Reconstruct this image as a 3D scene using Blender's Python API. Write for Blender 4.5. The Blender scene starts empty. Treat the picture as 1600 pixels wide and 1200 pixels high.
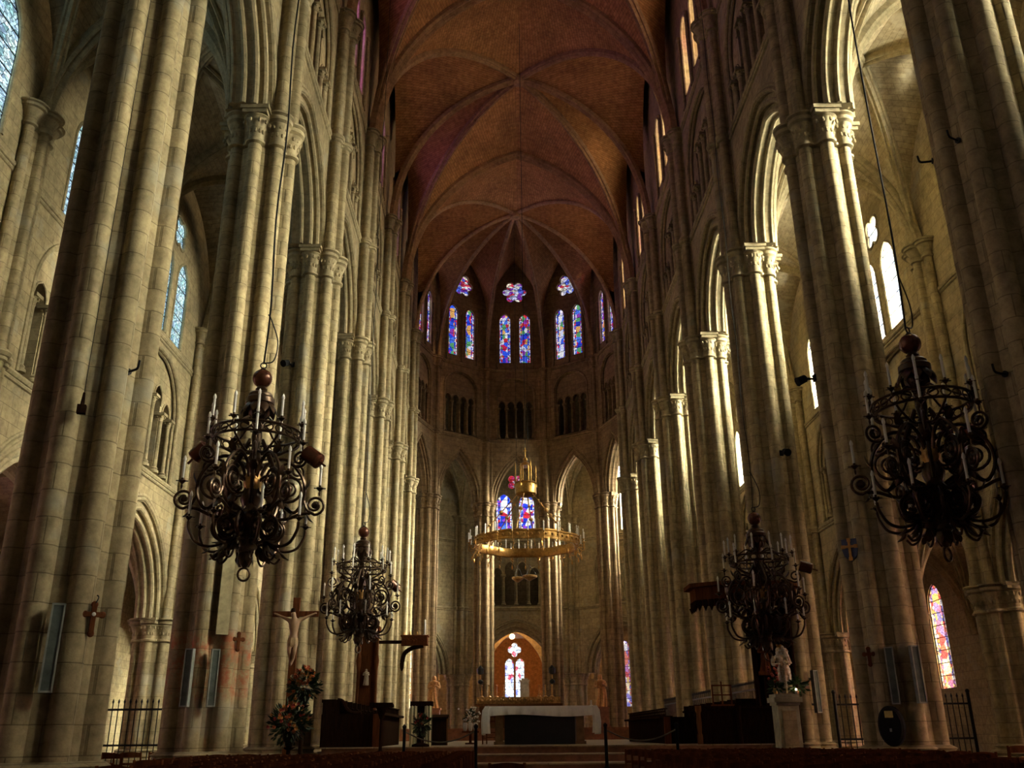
import bpy, bmesh, math, random
from mathutils import Vector, Matrix
from mathutils.geometry import tessellate_polygon
PI = math.pi
R_ = math.radians
random.seed(7)
scene = bpy.context.scene
COL = scene.collection
V = Vector

# ------------------------------------------------------------------ mesh builder
class MB:
    def __init__(self):
        self.v = []; self.f = []; self.uv = []
    def pt(self, p):
        self.v.append(tuple(p)); return len(self.v) - 1
    def face(self, idx, uv=None):
        self.f.append(tuple(idx)); self.uv.append(uv)
    def grid(self, rows, closed_u=False, closed_v=False, uvs=None):
        n = len(rows); m = len(rows[0])
        ids = [[self.pt(p) for p in r] for r in rows]
        for i in range(n - (0 if closed_v else 1)):
            i2 = (i + 1) % n
            for j in range(m - (0 if closed_u else 1)):
                j2 = (j + 1) % m
                u = None
                if uvs:
                    a = uvs[i]; b = uvs[i2]
                    ju = j + 1 if j2 or not closed_u else j + 1
                    u = [a[j], a[ju] if ju < len(a) else a[j2], b[ju] if ju < len(b) else b[j2], b[j]]
                self.face((ids[i][j], ids[i][j2], ids[i2][j2], ids[i2][j]), u)
        return ids
    def box(self, c, s, rz=0.0, rx=0.0, ry=0.0, taper=1.0):
        M = Matrix.Rotation(rz, 3, 'Z') @ Matrix.Rotation(rx, 3, 'X') @ Matrix.Rotation(ry, 3, 'Y')
        c = V(c); k = len(self.v)
        for dz in (-1, 1):
            t = taper if dz > 0 else 1.0
            for dx, dy in ((-1, -1), (1, -1), (1, 1), (-1, 1)):
                self.pt(c + M @ V((dx * s[0] / 2 * t, dy * s[1] / 2 * t, dz * s[2] / 2)))
        for q in ((3, 2, 1, 0), (4, 5, 6, 7), (0, 1, 5, 4), (1, 2, 6, 5), (2, 3, 7, 6), (3, 0, 4, 7)):
            self.face([k + i for i in q])
    def lathe(self, prof, segs=16, c=(0, 0, 0), sx=1.0, sy=1.0, M=None, wob=None):
        c = V(c); rows = []
        for r, z in prof:
            row = []
            for j in range(segs):
                a = 2 * PI * j / segs
                rr = r * (wob(a, z) if wob else 1.0)
                p = V((rr * math.cos(a) * sx, rr * math.sin(a) * sy, z))
                if M: p = M @ p
                row.append(c + p)
            rows.append(row)
        ids = self.grid(rows, closed_u=True)
        if prof[0][0] > 1e-6: self.face(list(reversed(ids[0])))
        if prof[-1][0] > 1e-6: self.face(ids[-1])
    def sphere(self, c, r, seg=12, ring=8, s=(1, 1, 1), M=None):
        prof = [(max(1e-4, r * math.sin(PI * i / ring)), -r * math.cos(PI * i / ring)) for i in range(ring + 1)]
        S = Matrix.Diagonal((s[0], s[1], s[2]))
        if M: S = M @ S
        self.lathe(prof, seg, c, M=S)
    def tube(self, pts, r, sides=6, cap=True, closed=False):
        pts = [V(p) for p in pts]; n = len(pts)
        if not isinstance(r, (list, tuple)): r = [r] * n
        prev = None; rows = []
        for i, p in enumerate(pts):
            if closed: t = pts[(i + 1) % n] - pts[i - 1]
            else: t = pts[min(i + 1, n - 1)] - pts[max(i - 1, 0)]
            if t.length < 1e-9: t = V((0, 0, 1))
            t.normalize()
            if prev is None:
                a = V((0, 0, 1)) if abs(t.z) < .9 else V((1, 0, 0))
                u = t.cross(a).normalized()
            else:
                u = prev - t * prev.dot(t)
                if u.length < 1e-6: u = t.cross(V((0.3, 0.8, 0.5)))
                u.normalize()
            prev = u; w = t.cross(u)
            rows.append([p + (u * math.cos(2 * PI * k / sides) + w * math.sin(2 * PI * k / sides)) * r[i] for k in range(sides)])
        ids = self.grid(rows, closed_u=True, closed_v=closed)
        if cap and not closed:
            self.face(list(reversed(ids[0]))); self.face(ids[-1])
    def sweep(self, path, lat, prof, closed=False):
        """prof = (lateral, inward) pairs; inward = cross(tangent, lat)"""
        path = [V(p) for p in path]; n = len(path); rows = []
        lat = V(lat).normalized()
        L = 0; uvs = []
        per = [0]
        for a, b in zip(prof, prof[1:]): per.append(per[-1] + math.hypot(b[0] - a[0], b[1] - a[1]))
        for i, p in enumerate(path):
            if closed: t = path[(i + 1) % n] - path[i - 1]
            else: t = path[min(i + 1, n - 1)] - path[max(i - 1, 0)]
            t.normalize(); w = t.cross(lat).normalized()
            if i: L += (path[i] - path[i - 1]).length
            rows.append([p + lat * q[0] + w * q[1] for q in prof]); uvs.append([(s, L) for s in per])
        self.grid(rows, uvs=uvs, closed_v=closed)
    def ext(self, F, outer, holes, n0, n1, front=True, back=True, sides=True):
        loops = [outer] + list(holes)
        flat = [p for l in loops for p in l]
        tris = tessellate_polygon([[V((p[0], p[1], 0)) for p in l] for l in loops])
        ia = [self.pt(F(p[0], n0, p[1])) for p in flat]
        ib = [self.pt(F(p[0], n1, p[1])) for p in flat]
        for t in tris:
            if front: self.face([ia[i] for i in t])
            if back: self.face([ib[i] for i in reversed(t)])
        if sides:
            k = 0
            for l in loops:
                m = len(l)
                for j in range(m):
                    a, b = k + j, k + (j + 1) % m
                    self.face((ia[a], ia[b], ib[b], ib[a]))
                k += m
    def join(self, o, M=None):
        k = len(self.v)
        for p in o.v: self.v.append(tuple(M @ V(p)) if M else p)
        for f, u in zip(o.f, o.uv): self.f.append(tuple(i + k for i in f)); self.uv.append(u)
    def mesh(self, name, mat, smooth=True, angle=38):
        me = bpy.data.meshes.new(name)
        me.from_pydata(self.v, [], self.f); me.validate(clean_customdata=False)
        uvl = me.uv_layers.new(name='uv')
        exact = len(me.polygons) == len(self.f)
        for pi, p in enumerate(me.polygons):
            u = self.uv[pi] if exact else None
            if u is None or len(u) != p.loop_total:
                n = p.normal
                if abs(n.z) > .75:
                    for li in p.loop_indices:
                        c = me.vertices[me.loops[li].vertex_index].co; uvl.data[li].uv = (c.x, c.y)
                else:
                    t = V((-n.y, n.x, 0)).normalized()
                    for li in p.loop_indices:
                        c = me.vertices[me.loops[li].vertex_index].co; uvl.data[li].uv = (c.x * t.x + c.y * t.y, c.z)
            else:
                for q, li in enumerate(p.loop_indices): uvl.data[li].uv = u[q]
        bm = bmesh.new(); bm.from_mesh(me)
        bmesh.ops.recalc_face_normals(bm, faces=bm.faces); bm.to_mesh(me); bm.free()
        if mat: me.materials.append(mat)
        if smooth:
            me.polygons.foreach_set('use_smooth', [True] * len(me.polygons))
            me.set_sharp_from_angle(angle=R_(angle))
        return me
    def build(self, name, mat, parent=None, smooth=True, angle=38, loc=None):
        o = bpy.data.objects.new(name, self.mesh(name, mat, smooth, angle)); COL.objects.link(o)
        if parent: o.parent = parent
        if loc: o.location = loc
        return o

def tag(o, label=None, cat=None, group=None, kind=None):
    if label: o['label'] = label
    if cat: o['category'] = cat
    if group: o['group'] = group
    if kind: o['kind'] = kind
    return o
def struct(o, label=None):
    o['kind'] = 'structure'
    if label: o['label'] = label
    return o
def thing(name, label, cat, loc=(0, 0, 0), rz=0.0, group=None):
    o = bpy.data.objects.new(name, None); COL.objects.link(o)
    o.location = loc; o.rotation_euler = (0, 0, rz); o.empty_display_size = .2
    return tag(o, label, cat, group)
def child(name, me, parent, loc=None, rot=None, sc=None, label=None):
    o = bpy.data.objects.new(name, me); COL.objects.link(o); o.parent = parent
    if loc: o.location = loc
    if rot: o.rotation_euler = rot
    if sc: o.scale = sc
    if label: o['label'] = label
    return o
def copy_tree(o, parent=None):
    c = o.copy(); COL.objects.link(c)
    if parent: c.parent = parent
    for ch in list(o.children): copy_tree(ch, c)
    return c

# ------------------------------------------------------------------ materials
def newmat(name):
    m = bpy.data.materials.new(name); m.use_nodes = True
    nt = m.node_tree; nt.nodes.clear()
    out = nt.nodes.new('ShaderNodeOutputMaterial')
    return m, nt, out
def rgb(c): return (c[0], c[1], c[2], 1)
def mixc(nt, a, b, fac, mode='MIX'):
    n = nt.nodes.new('ShaderNodeMix'); n.data_type = 'RGBA'; n.blend_type = mode
    for sock, val in ((n.inputs[0], fac), (n.inputs[6], a), (n.inputs[7], b)):
        if isinstance(val, bpy.types.NodeSocket): nt.links.new(val, sock)
        elif isinstance(val, (int, float)): sock.default_value = val
        else: sock.default_value = rgb(val)
    return n.outputs[2]
def ramp(nt, src, stops, interp='LINEAR'):
    n = nt.nodes.new('ShaderNodeValToRGB'); cr = n.color_ramp; cr.interpolation = interp
    while len(cr.elements) > 1: cr.elements.remove(cr.elements[-1])
    cr.elements[0].position = stops[0][0]; cr.elements[0].color = rgb(stops[0][1])
    for p, c in stops[1:]:
        e = cr.elements.new(p); e.color = rgb(c)
    nt.links.new(src, n.inputs[0]); return n.outputs[0]
def noise(nt, vec, scale, detail=4, rough=.6):
    n = nt.nodes.new('ShaderNodeTexNoise'); n.inputs['Scale'].default_value = scale
    n.inputs['Detail'].default_value = detail; n.inputs['Roughness'].default_value = rough
    nt.links.new(vec, n.inputs['Vector']); return n.outputs['Fac']

def masonry(name, c1, c2, mortar, bw, bh, msize=.012, bump=.25, patch=None, rough=.9):
    m, nt, out = newmat(name)
    tc = nt.nodes.new('ShaderNodeTexCoord'); geo = nt.nodes.new('ShaderNodeNewGeometry')
    br = nt.nodes.new('ShaderNodeTexBrick')
    br.inputs['Color1'].default_value = rgb(c1); br.inputs['Color2'].default_value = rgb(c2)
    br.inputs['Mortar'].default_value = rgb(mortar); br.inputs['Scale'].default_value = 1
    br.inputs['Mortar Size'].default_value = msize; br.inputs['Mortar Smooth'].default_value = .3
    br.inputs['Bias'].default_value = 0; br.inputs['Brick Width'].default_value = bw; br.inputs['Row Height'].default_value = bh
    nt.links.new(tc.outputs['UV'], br.inputs['Vector'])
    P = geo.outputs['Position']
    n1 = noise(nt, P, .55, 5); n2 = noise(nt, P, 5, 6, .7)
    col = mixc(nt, br.outputs['Color'], ramp(nt, n1, [(.3, (.62, .62, .62)), (.7, (1.25, 1.22, 1.18))]), .75, 'MULTIPLY')
    col = mixc(nt, col, ramp(nt, n2, [(.3, (.55, .53, .50)), (.68, (1.28, 1.28, 1.26))]), .85, 'MULTIPLY')
    if patch:
        n3 = noise(nt, P, .9, 3)
        col = mixc(nt, col, patch, ramp(nt, n3, [(.58, (0, 0, 0)), (.66, (.5, .5, .5))]))
    b = nt.nodes.new('ShaderNodeBsdfPrincipled'); b.inputs['Roughness'].default_value = rough
    b.inputs['Specular IOR Level'].default_value = .2
    nt.links.new(col, b.inputs['Base Color'])
    bp = nt.nodes.new('ShaderNodeBump'); bp.inputs['Strength'].default_value = bump; bp.inputs['Distance'].default_value = .03
    hm = nt.nodes.new('ShaderNodeMath'); hm.operation = 'SUBTRACT'
    hs = nt.nodes.new('ShaderNodeMath'); hs.operation = 'MULTIPLY'; hs.inputs[1].default_value = .6
    nt.links.new(n2, hs.inputs[0]); nt.links.new(hs.outputs[0], hm.inputs[0]); nt.links.new(br.outputs['Fac'], hm.inputs[1])
    nt.links.new(hm.outputs[0], bp.inputs['Height']); nt.links.new(bp.outputs[0], b.inputs['Normal'])
    nt.links.new(b.outputs[0], out.inputs[0])
    return m

def plain(name, c, rough=.6, metal=0.0, var=.35, scale=6, spec=.4, emit=None, bump=0, c2=None, sss=None):
    m, nt, out = newmat(name)
    tc = nt.nodes.new('ShaderNodeTexCoord')
    n = noise(nt, tc.outputs['Object'], scale, 5)
    if c2: col = mixc(nt, c, c2, ramp(nt, n, [(.42, (0, 0, 0)), (.58, (1, 1, 1))]))
    else: col = mixc(nt, c, ramp(nt, n, [(.3, (1 - var,) * 3), (.7, (1 + var,) * 3)]), 1.0, 'MULTIPLY')
    b = nt.nodes.new('ShaderNodeBsdfPrincipled')
    b.inputs['Roughness'].default_value = rough; b.inputs['Metallic'].default_value = metal
    b.inputs['Specular IOR Level'].default_value = spec
    nt.links.new(col, b.inputs['Base Color'])
    if emit:
        b.inputs['Emission Color'].default_value = rgb(emit[0]); b.inputs['Emission Strength'].default_value = emit[1]
    if bump:
        bp = nt.nodes.new('ShaderNodeBump'); bp.inputs['Strength'].default_value = bump; bp.inputs['Distance'].default_value = .02
        nt.links.new(n, bp.inputs['Height']); nt.links.new(bp.outputs[0], b.inputs['Normal'])
    nt.links.new(b.outputs[0], out.inputs[0])
    return m

def wood(name, c, c2, rough=.45):
    m, nt, out = newmat(name)
    tc = nt.nodes.new('ShaderNodeTexCoord'); mp = nt.nodes.new('ShaderNodeMapping')
    mp.inputs['Scale'].default_value = (9, 9, 1.2); nt.links.new(tc.outputs['Object'], mp.inputs[0])
    n = noise(nt, mp.outputs[0], 2.2, 6, .65)
    col = ramp(nt, n, [(.35, c), (.65, c2)])
    b = nt.nodes.new('ShaderNodeBsdfDiffuse'); b.inputs['Roughness'].default_value = rough
    nt.links.new(col, b.inputs['Color']); nt.links.new(b.outputs[0], out.inputs[0])
    return m

def stained(name, palette, scale=6.0, lead=.035, off=0.0, glow=1.0, through=1.0, border=None, big=None):
    """leaded coloured glass: lamp light passes through it, and its own glow stands in for the sky; u runs -1..1 across the light"""
    m, nt, out = newmat(name)
    tc = nt.nodes.new('ShaderNodeTexCoord'); mp = nt.nodes.new('ShaderNodeMapping')
    mp.inputs['Location'].default_value = (off * 3.1, off * 1.7, 0); mp.inputs['Scale'].default_value = (.5, 1, 1)
    nt.links.new(tc.outputs['UV'], mp.inputs[0])
    def vor(sc, feat):
        v = nt.nodes.new('ShaderNodeTexVoronoi'); v.voronoi_dimensions = '2D'; v.feature = feat
        v.inputs['Scale'].default_value = sc; nt.links.new(mp.outputs[0], v.inputs['Vector']); return v
    def cells(sc, pal):
        v = vor(sc, 'F1'); sp_ = nt.nodes.new('ShaderNodeSeparateColor'); nt.links.new(v.outputs['Color'], sp_.inputs[0])
        n = len(pal); return ramp(nt, sp_.outputs[0], [(i / n, c) for i, c in enumerate(pal)], 'CONSTANT')
    def leads(sc, l):
        e = vor(sc, 'DISTANCE_TO_EDGE'); return ramp(nt, e.outputs['Distance'], [(0, (0, 0, 0)), (l, (0, 0, 0)), (l * 1.6, (1, 1, 1))])
    col = cells(scale, palette); edge = leads(scale, lead)
    v2 = vor(scale * 2.6, 'F1'); sep2 = nt.nodes.new('ShaderNodeSeparateColor'); nt.links.new(v2.outputs['Color'], sep2.inputs[0])
    col = mixc(nt, col, ramp(nt, sep2.outputs[1], [(0, (.25, .25, .3)), (.4, (.7, .7, .7)), (.8, (1.3, 1.3, 1.3))], 'CONSTANT'), .8, 'MULTIPLY')
    if border:
        sx = nt.nodes.new('ShaderNodeSeparateXYZ'); nt.links.new(tc.outputs['UV'], sx.inputs[0])
        ab = nt.nodes.new('ShaderNodeMath'); ab.operation = 'ABSOLUTE'; nt.links.new(sx.outputs[0], ab.inputs[0])
        fig = ramp(nt, ab.outputs[0], [(0, (0, 0, 0)), (.42, (1, 1, 1))], 'CONSTANT'); brd = ramp(nt, ab.outputs[0], [(0, (0, 0, 0)), (.74, (1, 1, 1))], 'CONSTANT')
        col = mixc(nt, cells(big or 2.6, palette), col, fig); col = mixc(nt, col, cells(9.0, border), brd)
    col = mixc(nt, (.004, .004, .005), col, edge)
    t = nt.nodes.new('ShaderNodeBsdfTransparent'); g = nt.nodes.new('ShaderNodeBsdfGlossy'); g.inputs['Roughness'].default_value = .25
    g.inputs['Color'].default_value = (.5, .5, .5, 1)
    mx = nt.nodes.new('ShaderNodeMixShader'); mx.inputs[0].default_value = .03
    em = nt.nodes.new('ShaderNodeEmission'); em.inputs[1].default_value = glow; nt.links.new(col, em.inputs[0])  # panes emit their own colour in place of a bright sky behind
    ad = nt.nodes.new('ShaderNodeAddShader'); nt.links.new(t.outputs[0], ad.inputs[0]); nt.links.new(em.outputs[0], ad.inputs[1])
    nt.links.new(mixc(nt, (0, 0, 0), col, through), t.inputs[0]); nt.links.new(ad.outputs[0], mx.inputs[1]); nt.links.new(g.outputs[0], mx.inputs[2])
    nt.links.new(mx.outputs[0], out.inputs[0])
    return m

def traced(name):
    """the limestone with faded red paint left at head height"""
    m = STONE.copy(); m.name = name; nt = m.node_tree
    b = [n for n in nt.nodes if n.type == 'BSDF_PRINCIPLED'][0]; src = b.inputs['Base Color'].links[0].from_socket
    geo = [n for n in nt.nodes if n.type == 'NEW_GEOMETRY'][0]; sx = nt.nodes.new('ShaderNodeSeparateXYZ'); nt.links.new(geo.outputs['Position'], sx.inputs[0])
    mr = nt.nodes.new('ShaderNodeMapRange'); mr.inputs[1].default_value = 0; mr.inputs[2].default_value = 5; nt.links.new(sx.outputs[2], mr.inputs[0])
    zz = ramp(nt, mr.outputs[0], [(.36, (0, 0, 0)), (.42, (1, 1, 1)), (.62, (1, 1, 1)), (.66, (0, 0, 0))])
    nn = ramp(nt, noise(nt, geo.outputs['Position'], 2.6, 6, .75), [(.44, (0, 0, 0)), (.6, (.9, .9, .9))])
    nt.links.new(mixc(nt, src, (.34, .105, .05), mixc(nt, zz, nn, 1.0, 'MULTIPLY')), b.inputs['Base Color']); return m
STONE = masonry('stone_limestone', (.34, .272, .155), (.275, .22, .125), (.18, .142, .078), .78, .36, msize=.009, bump=.5, patch=(.29, .27, .20))
STONE_D = masonry('stone_carved', (.335, .275, .162), (.28, .23, .135), (.20, .16, .095), .9, .5, msize=.006, bump=.12)
STONE_A = masonry('stone_apse', (.30, .205, .115), (.235, .16, .09), (.15, .10, .06), .7, .34)
VAULT = masonry('vault_brick', (.44, .235, .092), (.35, .178, .068), (.22, .115, .046), .34, .16, msize=.014, bump=.35)
VAULT_AISLE = masonry('vault_plaster', (.42, .345, .215), (.34, .275, .17), (.26, .21, .13), .5, .2, bump=.2, patch=(.5, .43, .30))
RIB = masonry('rib_stone', (.36, .23, .12), (.30, .19, .10), (.15, .09, .05), .4, .6, msize=.006, bump=.1)
RIB_A = masonry('rib_apse', (.46, .31, .18), (.40, .27, .15), (.25, .17, .09), .4, .6, msize=.006, bump=.1)
FLOORM = masonry('floor_slabs', (.16, .13, .10), (.12, .10, .08), (.06, .05, .04), .6, .6, bump=.1, rough=.6)
STEPM = masonry('step_stone', (.40, .31, .19), (.34, .26, .16), (.2, .15, .1), 1.2, .4, bump=.1, rough=.6)
STEPR = plain('step_wood', (.20, .09, .045), .6)
IRON = plain('wrought_iron', (.012, .011, .010), .5, .7)
LEADM = plain('window_lead', (.01, .01, .011), .7)
BLK = plain('black_plastic', (.008, .008, .008), .8, spec=.08)
# ------------------------------------------------------------------ geometry of the church
PXP = 6.92
PX, BAY, Y1 = 7.0, 6.75, 19.22           # pillar line, bay length, y of the second pillar pair
OX = 13.0                                # outer arcade line
WX = 19.0                                # outermost wall
YC = Y1 + 5 * BAY                        # centre of the round apse
def yk(k): return Y1 + BAY * k

def frame(o, sd, nd):
    o = V(o); sd = V(sd); nd = V(nd)
    return lambda s, n, z: o + sd * s + nd * n + V((0, 0, z))
def side_frame(sg, X, k): return frame((sg * X, yk(k + .5), 0), (0, 1, 0), (sg, 0, 0))
def ring_pt(R, deg):
    t = R_(deg); return V((-R * math.cos(t), YC + R * math.sin(t), 0))
def apse_frame(R, j):
    a = ring_pt(R, 36 * j); b = ring_pt(R, 36 * (j + 1)); m = (a + b) / 2; sd = (b - a).normalized()
    nd = (m - V((0, YC, 0))).normalized()
    return frame(m, sd, nd), (b - a).length / 2
def arc(a, h, zs, off=0.0, n=12):
    """pointed (or round) arch from left springing to right; a half span, h rise at off = 0"""
    c = (h * h - a * a) / (2 * a); r = a + c + off
    ph = math.acos(max(-1, min(1, c / r)))
    right = [(-c + r * math.cos(ph * i / n), zs + r * math.sin(ph * i / n)) for i in range(n + 1)]
    left = [(-x, z) for x, z in right]
    return left + list(reversed(right))[1:]
def circle(cx, cz, r, n=24): return [(cx + r * math.cos(2 * PI * i / n), cz + r * math.sin(2 * PI * i / n)) for i in range(n)]
def foil(cx, cz, rad, pr, m=6, n=72, rot=0.0):
    out = []
    for i in range(n):
        a = 2 * PI * i / n; best = rad * .62
        for p in range(m):
            b = 2 * PI * p / m + rot; d = math.cos(a - b); q = rad * rad * (d * d - 1) + pr * pr
            if q > 0 and d > 0: best = max(best, rad * d + math.sqrt(q))
        out.append((cx + best * math.cos(a), cz + best * math.sin(a)))
    return out
def lancet(cx, hw, z0, z1, h=None, n=7):
    h = h or hw * 1.35; zs = z1 - h
    return [(cx - hw, z0)] + [(cx + x, z) for x, z in arc(hw, h, zs, n=n)] + [(cx + hw, z0)]

PROF_A = [(-.46, .04), (-.46, -.10), (-.42, -.2), (-.34, -.26), (-.26, -.22), (-.22, -.12), (-.14, -.16), (.14, -.16), (.22, -.12), (.26, -.22), (.34, -.26), (.42, -.2), (.46, -.10), (.46, .04)]
def roll(mb, F, pts, n, r=.09, sides=8): mb.tube([F(s, n, z) for s, z in pts], r, sides)

def arcade(mw, mt, F, half, a, hood, zs, z1, nf, nb, q=1.0):
    """wall with an arched opening, moulded orders on it"""
    ha = hood - .0
    c = ((ha) ** 2 - (a + .7 * q) ** 2) / (2 * (a + .7 * q))
    base_c = max(c, 0.02)
    def A(off, n=14):
        r = a + base_c + off; ph = math.acos(base_c / r)
        right = [(-base_c + r * math.cos(ph * i / n), zs + r * math.sin(ph * i / n)) for i in range(n + 1)]
        return [(-x, z) for x, z in right] + list(reversed(right))[1:]
    hole = A(.5 * q)
    hw = hole[-1][0]
    outer = [(-half, zs), (-hw, zs)] + hole[1:-1] + [(hw, zs), (half, zs), (half, z1), (-half, z1)]
    mw.ext(F, outer, [], nf, nb)
    nm = (nf + nb) / 2
    # inner order: a band with a roll on each arris
    for (o1, o2, w) in ((0, .28 * q, (nb - nf) * .52), (.24 * q, .56 * q, (nb - nf) * .80)):
        poly = [(s, z) for s, z in A(o2)] + list(reversed([(s, z) for s, z in A(o1)]))
        mt.ext(F, poly, [], nm - w / 2, nm + w / 2)
        rr = .085 * q
        for sgn in (-1, 1): roll(mt, F, A(o1 + .055 * q), nm + sgn * (w / 2 - .02), rr)
        if o1 == 0: roll(mt, F, A(.0), nm, .07 * q)
    for n_ in (nf, nb):
        roll(mt, F, A(.6 * q), n_, .07 * q); roll(mt, F, A(.72 * q), n_, .055 * q)

def string(mt, F, half, z, n, r=.1):
    path = [F(-half, n, z), F(half, n, z)]
    d = F(0, 1, 0) - F(0, 0, 0)
    for dz, rr in ((0, r), (-.13, r * .62)):
        mt.tube([p + V((0, 0, dz)) for p in path], rr, 8)
    mt.box(F(0, n + .05, z + .02), (.02, .02, .02))

def gallery(mw, mt, mdark, F, half, a, z0, z1, ztop, nf, ops, cr, depth=1.5):
    """blind arch with a recessed plate of small lancets on colonnettes. ops = (centre, half width, top)"""
    jz = z1 - a * .92
    hole = [(-a, z0)] + [(s, z) for s, z in arc(a, z1 - jz, jz, n=12)] + [(a, z0)]
    mw.ext(F, [(-half, z0 - .15), (half, z0 - .15), (half, ztop), (-half, ztop)], [hole], nf, nf + .2)
    roll(mt, F, [(s, z) for s, z in hole], nf + .02, .075)
    roll(mt, F, [(s * .955, z - .06) for s, z in hole], nf + .12, .06)
    a2 = a + .15
    holes = [lancet(c, w, z0 + .12, t, n=6) for c, w, t in ops]
    mw.ext(F, [(-a2, z0 - .1), (a2, z0 - .1), (a2, z1 + .1), (-a2, z1 + .1)], holes, nf + .2, nf + .45)
    for c, w, t in ops:
        roll(mt, F, [(c + (s - c) * 1.06, z) for s, z in lancet(c, w, t - w * 2.0, t, n=6)], nf + .18, .035, 6)
    xs = sorted(set([round(c - w, 3) for c, w, t in ops] + [round(c + w, 3) for c, w, t in ops]))
    cols = []
    i = 0
    while i < len(xs):
        if i + 1 < len(xs) and xs[i + 1] - xs[i] < .5 and i % 2 == 1: cols.append((xs[i] + xs[i + 1]) / 2); i += 2
        else: cols.append(xs[i]); i += 1
    res = []
    for x in cols:
        near = [t for c, w, t in ops if abs(abs(c - x) - w) < .3]
        top = min(near) - .55 if near else z1 - 1
        res.append((x, top))
    # passage behind
    zb, zt = z0 - .05, z1 + .2
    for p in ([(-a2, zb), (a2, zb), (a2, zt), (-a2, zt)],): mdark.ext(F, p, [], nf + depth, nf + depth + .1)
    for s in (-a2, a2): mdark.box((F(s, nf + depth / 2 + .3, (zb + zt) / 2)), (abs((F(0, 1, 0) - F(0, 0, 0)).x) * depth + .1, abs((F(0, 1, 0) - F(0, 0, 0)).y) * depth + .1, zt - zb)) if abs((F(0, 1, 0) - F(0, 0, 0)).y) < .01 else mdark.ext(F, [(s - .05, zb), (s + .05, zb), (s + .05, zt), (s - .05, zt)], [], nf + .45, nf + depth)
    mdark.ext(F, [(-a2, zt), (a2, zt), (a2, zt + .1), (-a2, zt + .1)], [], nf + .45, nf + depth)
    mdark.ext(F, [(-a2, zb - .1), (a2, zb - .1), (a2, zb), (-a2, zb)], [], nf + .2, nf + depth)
    return res

def colonnette_mesh(h, r):
    b = MB()
    b.lathe([(r * 1.9, 0), (r * 1.9, .08), (r * 1.35, .12), (r * 1.5, .17), (r, .22), (r * .95, h - .28), (r * 1.2, h - .25), (r * 1.05, h - .2), (r * 1.6, h - .08), (r * 1.9, h - .04)], 10)
    b.box((0, 0, h), (r * 4.2, r * 4.2, .09))
    for i in range(6):
        t = 2 * PI * i / 6; b.sphere((r * 1.75 * math.cos(t), r * 1.75 * math.sin(t), h - .1), r * .45, 6, 4)
    return b
def put_colonnettes(parent, F, res, z0, nf, r, mat, cache={}):
    for x, top in res:
        h = round(top - z0, 2); key = (h, r)
        if key not in cache: cache[key] = colonnette_mesh(h, r).mesh('colonnette', mat)
        child('colonnette', cache[key], parent, F(x, nf + .17, z0))

def beam(F, cx, cz, n, dirv, w, h, rad, color, dist, spread):
    ld = bpy.data.lights.new('daylight_or_fill_beam', 'AREA'); ld.shape = 'RECTANGLE'; ld.size = w; ld.size_y = h
    ld.energy = rad * PI * w * h; ld.color = color; ld.spread = R_(spread)
    lo = bpy.data.objects.new('daylight_or_fill_beam', ld); COL.objects.link(lo)
    d = V(dirv).normalized(); lo.location = F(cx, n, cz) - d * dist
    lo.rotation_euler = d.to_track_quat('-Z', 'Y').to_euler()
NWIN = [0]
def window(mw, F, half, z0, z1, nf, thick, shapes, glass, label, light, bars=.55, ext_poly=True, mt=None, deep=.72):
    """wall panel pierced by the shapes; a window object = frame + panes; daylight outside"""
    if ext_poly: mw.ext(F, [(-half, z0), (half, z0), (half, z1), (-half, z1)], shapes, nf, nf + thick)
    NWIN[0] += 1
    fr = MB()
    npane = nf + thick * deep
    for sh in shapes:
        roll(fr, F, list(sh) + [sh[0]], npane, .035, 5)
        zs = [p[1] for p in sh]; zlo, zhi = min(zs), max(zs)
        z = zlo + bars
        while z < zhi - .1:
            xs = []
            m = len(sh)
            for i in range(m):
                (x1, a1), (x2, a2) = sh[i], sh[(i + 1) % m]
                if (a1 - z) * (a2 - z) < 0: xs.append(x1 + (x2 - x1) * (z - a1) / (a2 - a1))
            if len(xs) >= 2: fr.tube([F(min(xs), npane - .03, z), F(max(xs), npane - .03, z)], .018, 4)
            z += bars
    w = fr.build('window_%d' % NWIN[0], LEADM); struct(w, label)
    for i, sh in enumerate(shapes):
        p = MB(); p.ext(F, sh, [], npane, npane + .012, back=False, sides=False)
        cx = sum(q[0] for q in sh) / len(sh)
        xs = [q[0] for q in sh]; zs = [q[1] for q in sh]; hw = (max(xs) - min(xs)) / 2; mx_ = (max(xs) + min(xs)) / 2; zl = min(zs); uo = NWIN[0] * 3.7 + i * 1.9
        p.uv = [[((sh[q][0] - mx_) / hw, sh[q][1] - zl + uo) for q in f] for f in p.f]
        g = p.build('pane', glass[i % len(glass)], w, smooth=False)
        if mt: roll(mt, F, list(sh) + ([sh[0]] if i == len(shapes) - 1 and len(shapes) != 2 else []), nf + .01, .06)
    if light:
        power, color = light[:2]
        xs = [p[0] for s in shapes for p in s]; zs = [p[1] for s in shapes for p in s]
        cx = (min(xs) + max(xs)) / 2; cz = (min(zs) + max(zs)) / 2
        ld = bpy.data.lights.new('daylight', 'AREA'); ld.shape = 'RECTANGLE'
        ld.size = (max(xs) - min(xs)) * 1.6 + 1.0; ld.size_y = (max(zs) - min(zs)) * 1.25 + .6
        ld.energy = power * PI * ld.size * ld.size_y; ld.color = color
        if len(light) > 2: ld.spread = R_(light[2])
        lo = bpy.data.objects.new('daylight', ld); COL.objects.link(lo)
        lo.location = F(cx, nf + thick + .75, cz)
        nd = F(0, -1, 0) - F(0, 0, 0)
        lo.rotation_euler = nd.to_track_quat('-Z', 'Y').to_euler()
    return w

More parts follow.
